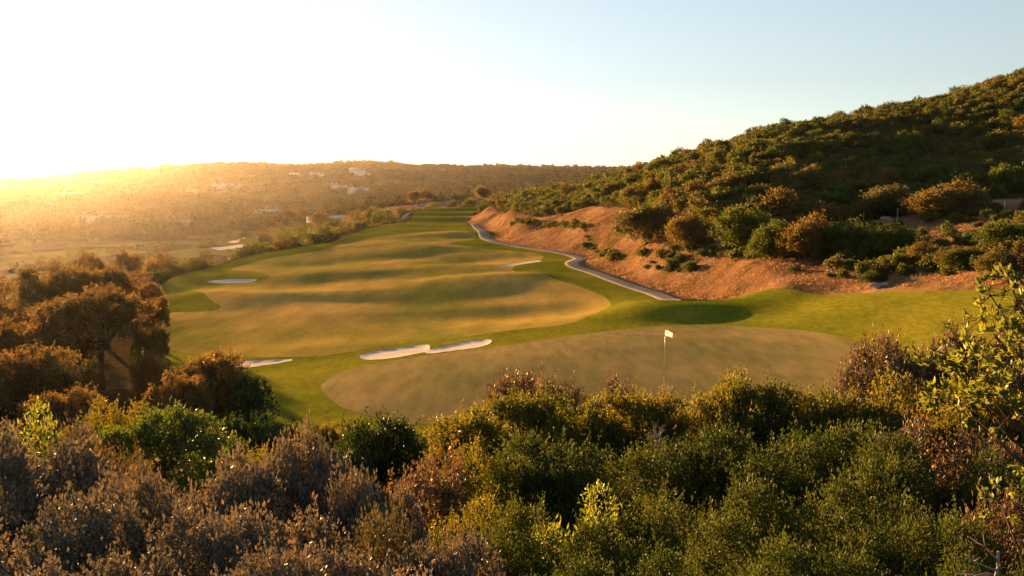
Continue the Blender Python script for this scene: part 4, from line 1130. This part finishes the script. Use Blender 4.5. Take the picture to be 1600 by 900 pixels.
# ------------------------------------------------------------------ golf flag
def flagstick():
    x, y = hit(1038.5, 574, hr, 40, 90); z = H(x, y) + .02
    o = empty('golf_flag', (x, y, z))
    mb = MB().tube([(0, 0, -.12), (0, 0, 1.1), (.006, 0, 2.16)], [.016, .014, .011], 8)
    link('pole', mb.mesh('pole', True), M['pole'], o)
    nx, nz = 18, 10; V = []
    for i in range(nx + 1):
        for j in range(nz + 1):
            u = i / nx; w = j / nz
            hh = .36 * (1 - .22 * u)
            V.append((.015 + u * .45 - .02 * math.sin(w * 3), .06 * u * math.sin(u * 8 + w * 1.5), 2.14 - w * hh - .16 * u * u + .02 * math.sin(u * 6)))
    F = [(i * (nz + 1) + j, (i + 1) * (nz + 1) + j, (i + 1) * (nz + 1) + j + 1, i * (nz + 1) + j + 1) for i in range(nx) for j in range(nz)]
    me = bpy.data.meshes.new('flag'); me.from_pydata(V, [], F); me.polygons.foreach_set('use_smooth', [True] * len(F))
    f = link('flag', me, M['flagcloth'], o); s = f.modifiers.new('thick', 'SOLIDIFY'); s.thickness = .004; s.offset = 0
    # faint printed mark in the middle of the cloth, on the viewer's side
    mk = MB(); 
    def pt(u, w): return (.015 + u * .45 - .02 * math.sin(w * 3), .06 * u * math.sin(u * 8 + w * 1.5) - .004, 2.14 - w * .36 * (1 - .22 * u) - .16 * u * u + .02 * math.sin(u * 6))
    for a, b, c, d_ in ((.28, .36, .46, .60), (.40, .46, .50, .56), (.48, .62, .44, .50), (.48, .56, .54, .60)):
        mk.poly([pt(a, d_), pt(b, d_), pt(b, c), pt(a, c)])
    link('emblem', mk.mesh('emblem'), M['mark'], f)
    tag(o, 'thin golf flagstick with a white flag standing in the putting green', 'golf flag')
    c = MB(); n = 20
    for k in range(n):
        a, b = 2 * math.pi * k / n, 2 * math.pi * (k + 1) / n
        c.poly([(.054 * math.cos(a), .054 * math.sin(a), .006), (.054 * math.cos(b), .054 * math.sin(b), .006), (.046 * math.cos(b), .046 * math.sin(b), .002), (.046 * math.cos(a), .046 * math.sin(a), .002)])
        c.poly([(.046 * math.cos(a), .046 * math.sin(a), .002), (.046 * math.cos(b), .046 * math.sin(b), .002), (.02 * math.cos(b), .02 * math.sin(b), -.01), (.02 * math.cos(a), .02 * math.sin(a), -.01)])
    tag(link('golf_cup', c.mesh('golf_cup'), M['cup'], loc=(x, y, z + .005)), 'small round cup rim at the foot of the golf flag', 'golf hole')
flagstick()

# ------------------------------------------------------------------ rocks, posts, walls
def rock(px, py, dmin, dmax, s, label, seed):
    rg = np.random.default_rng(seed); x, y = hit(px, py, hr, dmin, dmax)
    import bmesh
    bm = bmesh.new(); bmesh.ops.create_icosphere(bm, subdivisions=3, radius=1)
    for v in bm.verts:
        p = np.array(v.co); k = 1 + .35 * vnoise(np.array([p[0] * 1.6 + seed]), np.array([p[1] * 1.6 + p[2] * 1.3]))[0] + .12 * vnoise(np.array([p[0] * 5]), np.array([p[2] * 5 + seed]))[0]
        v.co = Vector((p[0] * k * s * 1.5, p[1] * k * s, p[2] * k * s * .6 + s * .2))
    me = bpy.data.meshes.new('rock'); bm.to_mesh(me); bm.free()
    tag(link('rock', me, M['stone'], loc=(x, y, H(x, y))), label, 'rock')
for a in [(1385, 343, 95, 170, .55, 'pale boulder at the left end of the dirt track', 1), (1393, 345, 95, 170, .25, 'small stone beside the pale boulder at the track', 5),
          (1540, 337, 95, 170, .45, 'grey rock on the bank above the right part of the dirt track', 2), (1552, 338, 95, 170, .3, 'smaller grey rock right next to the one above the track', 6),
          (1308, 411, 60, 130, .55, 'flat pale rock in the dry grass under the dark shrubs', 3), (1470, 400, 60, 130, .4, 'flat grey rock half hidden in the scrub near the right edge', 4),
          (1375, 449, 60, 112, .5, 'flat brown stone at the foot of the dry slope', 7), (1462, 336, 95, 170, .35, 'rock above the middle of the dirt track', 8)]:
    rock(*a)
def post(px, py, hgt, lb):
    x, y = hit(px, py, hr, 95, 175)
    mb = MB().tube([(0, 0, -.2), (.01, 0, hgt * .5), (.03, .01, hgt)], [.07, .065, .06], 7)
    mb.tube([(.03, .01, hgt), (.03, .01, hgt + .04)], [.06, .03], 7)
    tag(link('fence_post', mb.mesh('fence_post', True), M['post'], loc=(x, y, H(x, y))), lb, 'post', 'posts along the dirt track')
post(1402, 342, 1.3, 'leftmost wooden post above the dirt track'); post(1481, 338, 1.1, 'short wooden post in the middle of the dirt track row')
post(1569, 333, 1.3, 'rightmost wooden post above the dirt track'); post(1349, 344, .9, 'short post at the shrubs where the dirt track begins')

def curved_wall(name, pts, hts, thick, mat, label, lift=0):
    C = np.array([pd(a, d) for a, d in pts]); n = len(C)
    T = np.gradient(C, axis=0); T /= np.hypot(T[:, 0], T[:, 1])[:, None]; Nn = np.stack([-T[:, 1], T[:, 0]], 1)
    V = []
    for i in range(n):
        z = H(*C[i]) + lift
        for s, zz in ((-.5, -1.5), (-.5, hts[i]), (.5, hts[i]), (.5, -1.5)):
            p = C[i] + Nn[i] * s * thick; V.append((p[0], p[1], z + zz))
    F = [(i * 4 + k, i * 4 + (k + 1) % 4, (i + 1) * 4 + (k + 1) % 4, (i + 1) * 4 + k) for i in range(n - 1) for k in range(4)] + [(0, 1, 2, 3), tuple((n - 1) * 4 + k for k in (3, 2, 1, 0))]
    me = bpy.data.meshes.new(name); me.from_pydata(V, [], F); me.update()
    tag(link(name, me, mat), label, 'wall')
curved_wall('retaining_wall', [(480, 598), (484, 590), (494, 584), (508, 580), (522, 579), (537, 580)], [3.6, 2.9, 2.4, 2.2, 2.1, 1.8], .5, M['plaster'], 'curved white retaining wall on the rise before the far hills')
curved_wall('stone_wall', [(655, 585), (670, 580), (690, 578), (712, 582)], [2.2, 2.6, 2.4, 2.6], .8, M['stone'], 'low grey stone wall right of the two trees on the far knoll')
curved_wall('stone_wall', [(722, 480), (745, 476), (768, 474)], [1.6, 2.0, 2.2], .8, M['stone'], 'grey stone ledge wall under the lone umbrella shaped tree')
curved_wall('garden_wall', [(60, 1850), (110, 1850), (165, 1840)], [3.5, 3.5, 3.5], 1.5, M['plaster'], 'long pale wall on the far hillside in the sun glow')

# ------------------------------------------------------------------ houses on the far hills
def house(px, py, w, dpt, hgt, rz, flat, label, wing=True):
    x, y = hit(px, py, hr, 700, 3600); z = H(x, y)
    o = empty('house', (x, y, z), rz)
    mb = MB().box((0, 0, hgt / 2 - 1), (w, dpt, hgt + 2))
    if wing: mb.box((w * .62, dpt * .1, hgt * .3 - 1), (w * .5, dpt * .7, hgt * .6 + 2))
    link('wall', mb.mesh('wall'), M['plaster'], o)
    if flat:
        rb = MB().box((0, 0, hgt + .2), (w + .4, dpt + .4, .4))
        if wing: rb.box((w * .64, dpt * .1, hgt * .6 + .15), (w * .5, dpt * .72, .3))
        rf = link('roof', rb.mesh('roof'), M['plaster'], o)
    else:
        rb = MB(); a, b, t = w / 2 + .5, dpt / 2 + .5, hgt
        rb.poly([(-a, -b, t), (a, -b, t), (a * .8, 0, t + 2), (-a * .8, 0, t + 2)]); rb.poly([(a, b, t), (-a, b, t), (-a * .8, 0, t + 2), (a * .8, 0, t + 2)])
        rb.poly([(a, -b, t), (a, b, t), (a * .8, 0, t + 2)]); rb.poly([(-a, b, t), (-a, -b, t), (-a * .8, 0, t + 2)]); rb.poly([(-a, -b, t), (-a, b, t), (a, b, t), (a, -b, t)])
        if wing: rb.box((w * .64, dpt * .1, hgt * .6 + .15), (w * .5, dpt * .72, .3))
        rf = link('roof', rb.mesh('roof'), M['tile'], o)
    link('chimney', MB().box((-w * .3, 0, hgt + 1.2), (.9, .9, 2.4)).mesh('chimney'), M['plaster'], rf)
    n = max(2, int(w / 5))
    for k in range(n):
        cx = -w / 2 + (k + .5) * w / n
        if k == n // 2:
            link('door', MB().box((cx, -dpt / 2 - .06, 1.05), (1.1, .12, 2.1)).mesh('door'), M['shutter'], o); continue
        f = link('window', MB().box((cx, -dpt / 2 - .06, hgt * .5), (1.9, .12, 1.4)).mesh('window'), M['plaster'], o)
        link('pane', MB().box((cx, -dpt / 2 - .14, hgt * .5), (1.6, .06, 1.15)).mesh('pane'), M['glass'], f)
    tag(o, label, 'house', 'houses on the far hillside')
for a in [(107,307,26,11,6,.2,True,'pale house in the glow at the upper left of the far hill'), (200,268,30,9,5,.1,True,'long low house just under the skyline at left'),
          (342,295,22,12,7,.15,True,'white house with a wing, left one of the hillside pair'), (357,293,20,10,7,-.1,False,'tiled house, right one of the hillside pair'),
          (298,303,18,10,5,.3,False,'small pale house left of the hillside pair'), (146,347,26,10,5,.1,True,'left half of the long white farm buildings low in the glow'), (172,347,22,10,5,.15,False,'right half of the long white farm buildings low in the glow'),
          (286,355,12,8,4,0,False,'small white house alone low on the far slope'), (460,275,20,10,5,.2,True,'white house under the ridge, left of two'), (491,275,20,10,6,.1,True,'white house under the ridge, right of two'),
          (555,270,24,12,9,.2,True,'tall white villa, left block of the pair near the ridge top'), (563,274,22,12,7,.1,True,'white villa, right block of the pair near the ridge top'),
          (530,296,22,10,5,.1,True,'flat white building at the left end of the pale quarry'), (560,300,26,10,5,-.25,True,'long low building at the right end of the pale quarry'),
          (424,336,20,10,5,.1,True,'low white house left of the round tree by the wall'), (405,338,10,8,4,.1,False,'tiny white hut left of the low white house'),
          (522,291,12,8,4,.1,True,'small white house directly above the pale quarry')]:
    house(*a)
QU = smooth_closed([hit(a, b, hr, 900, 3600) for a, b in [(524,299),(540,293),(556,294),(572,301),(560,303),(540,302)]], 4)
region('quarry_ground', QU, M['sand'], .3)
print("objects", len(bpy.data.objects), "hill", len(hill), len(seen), {k: [q['n'] for q in v] for k, v in K.items()})
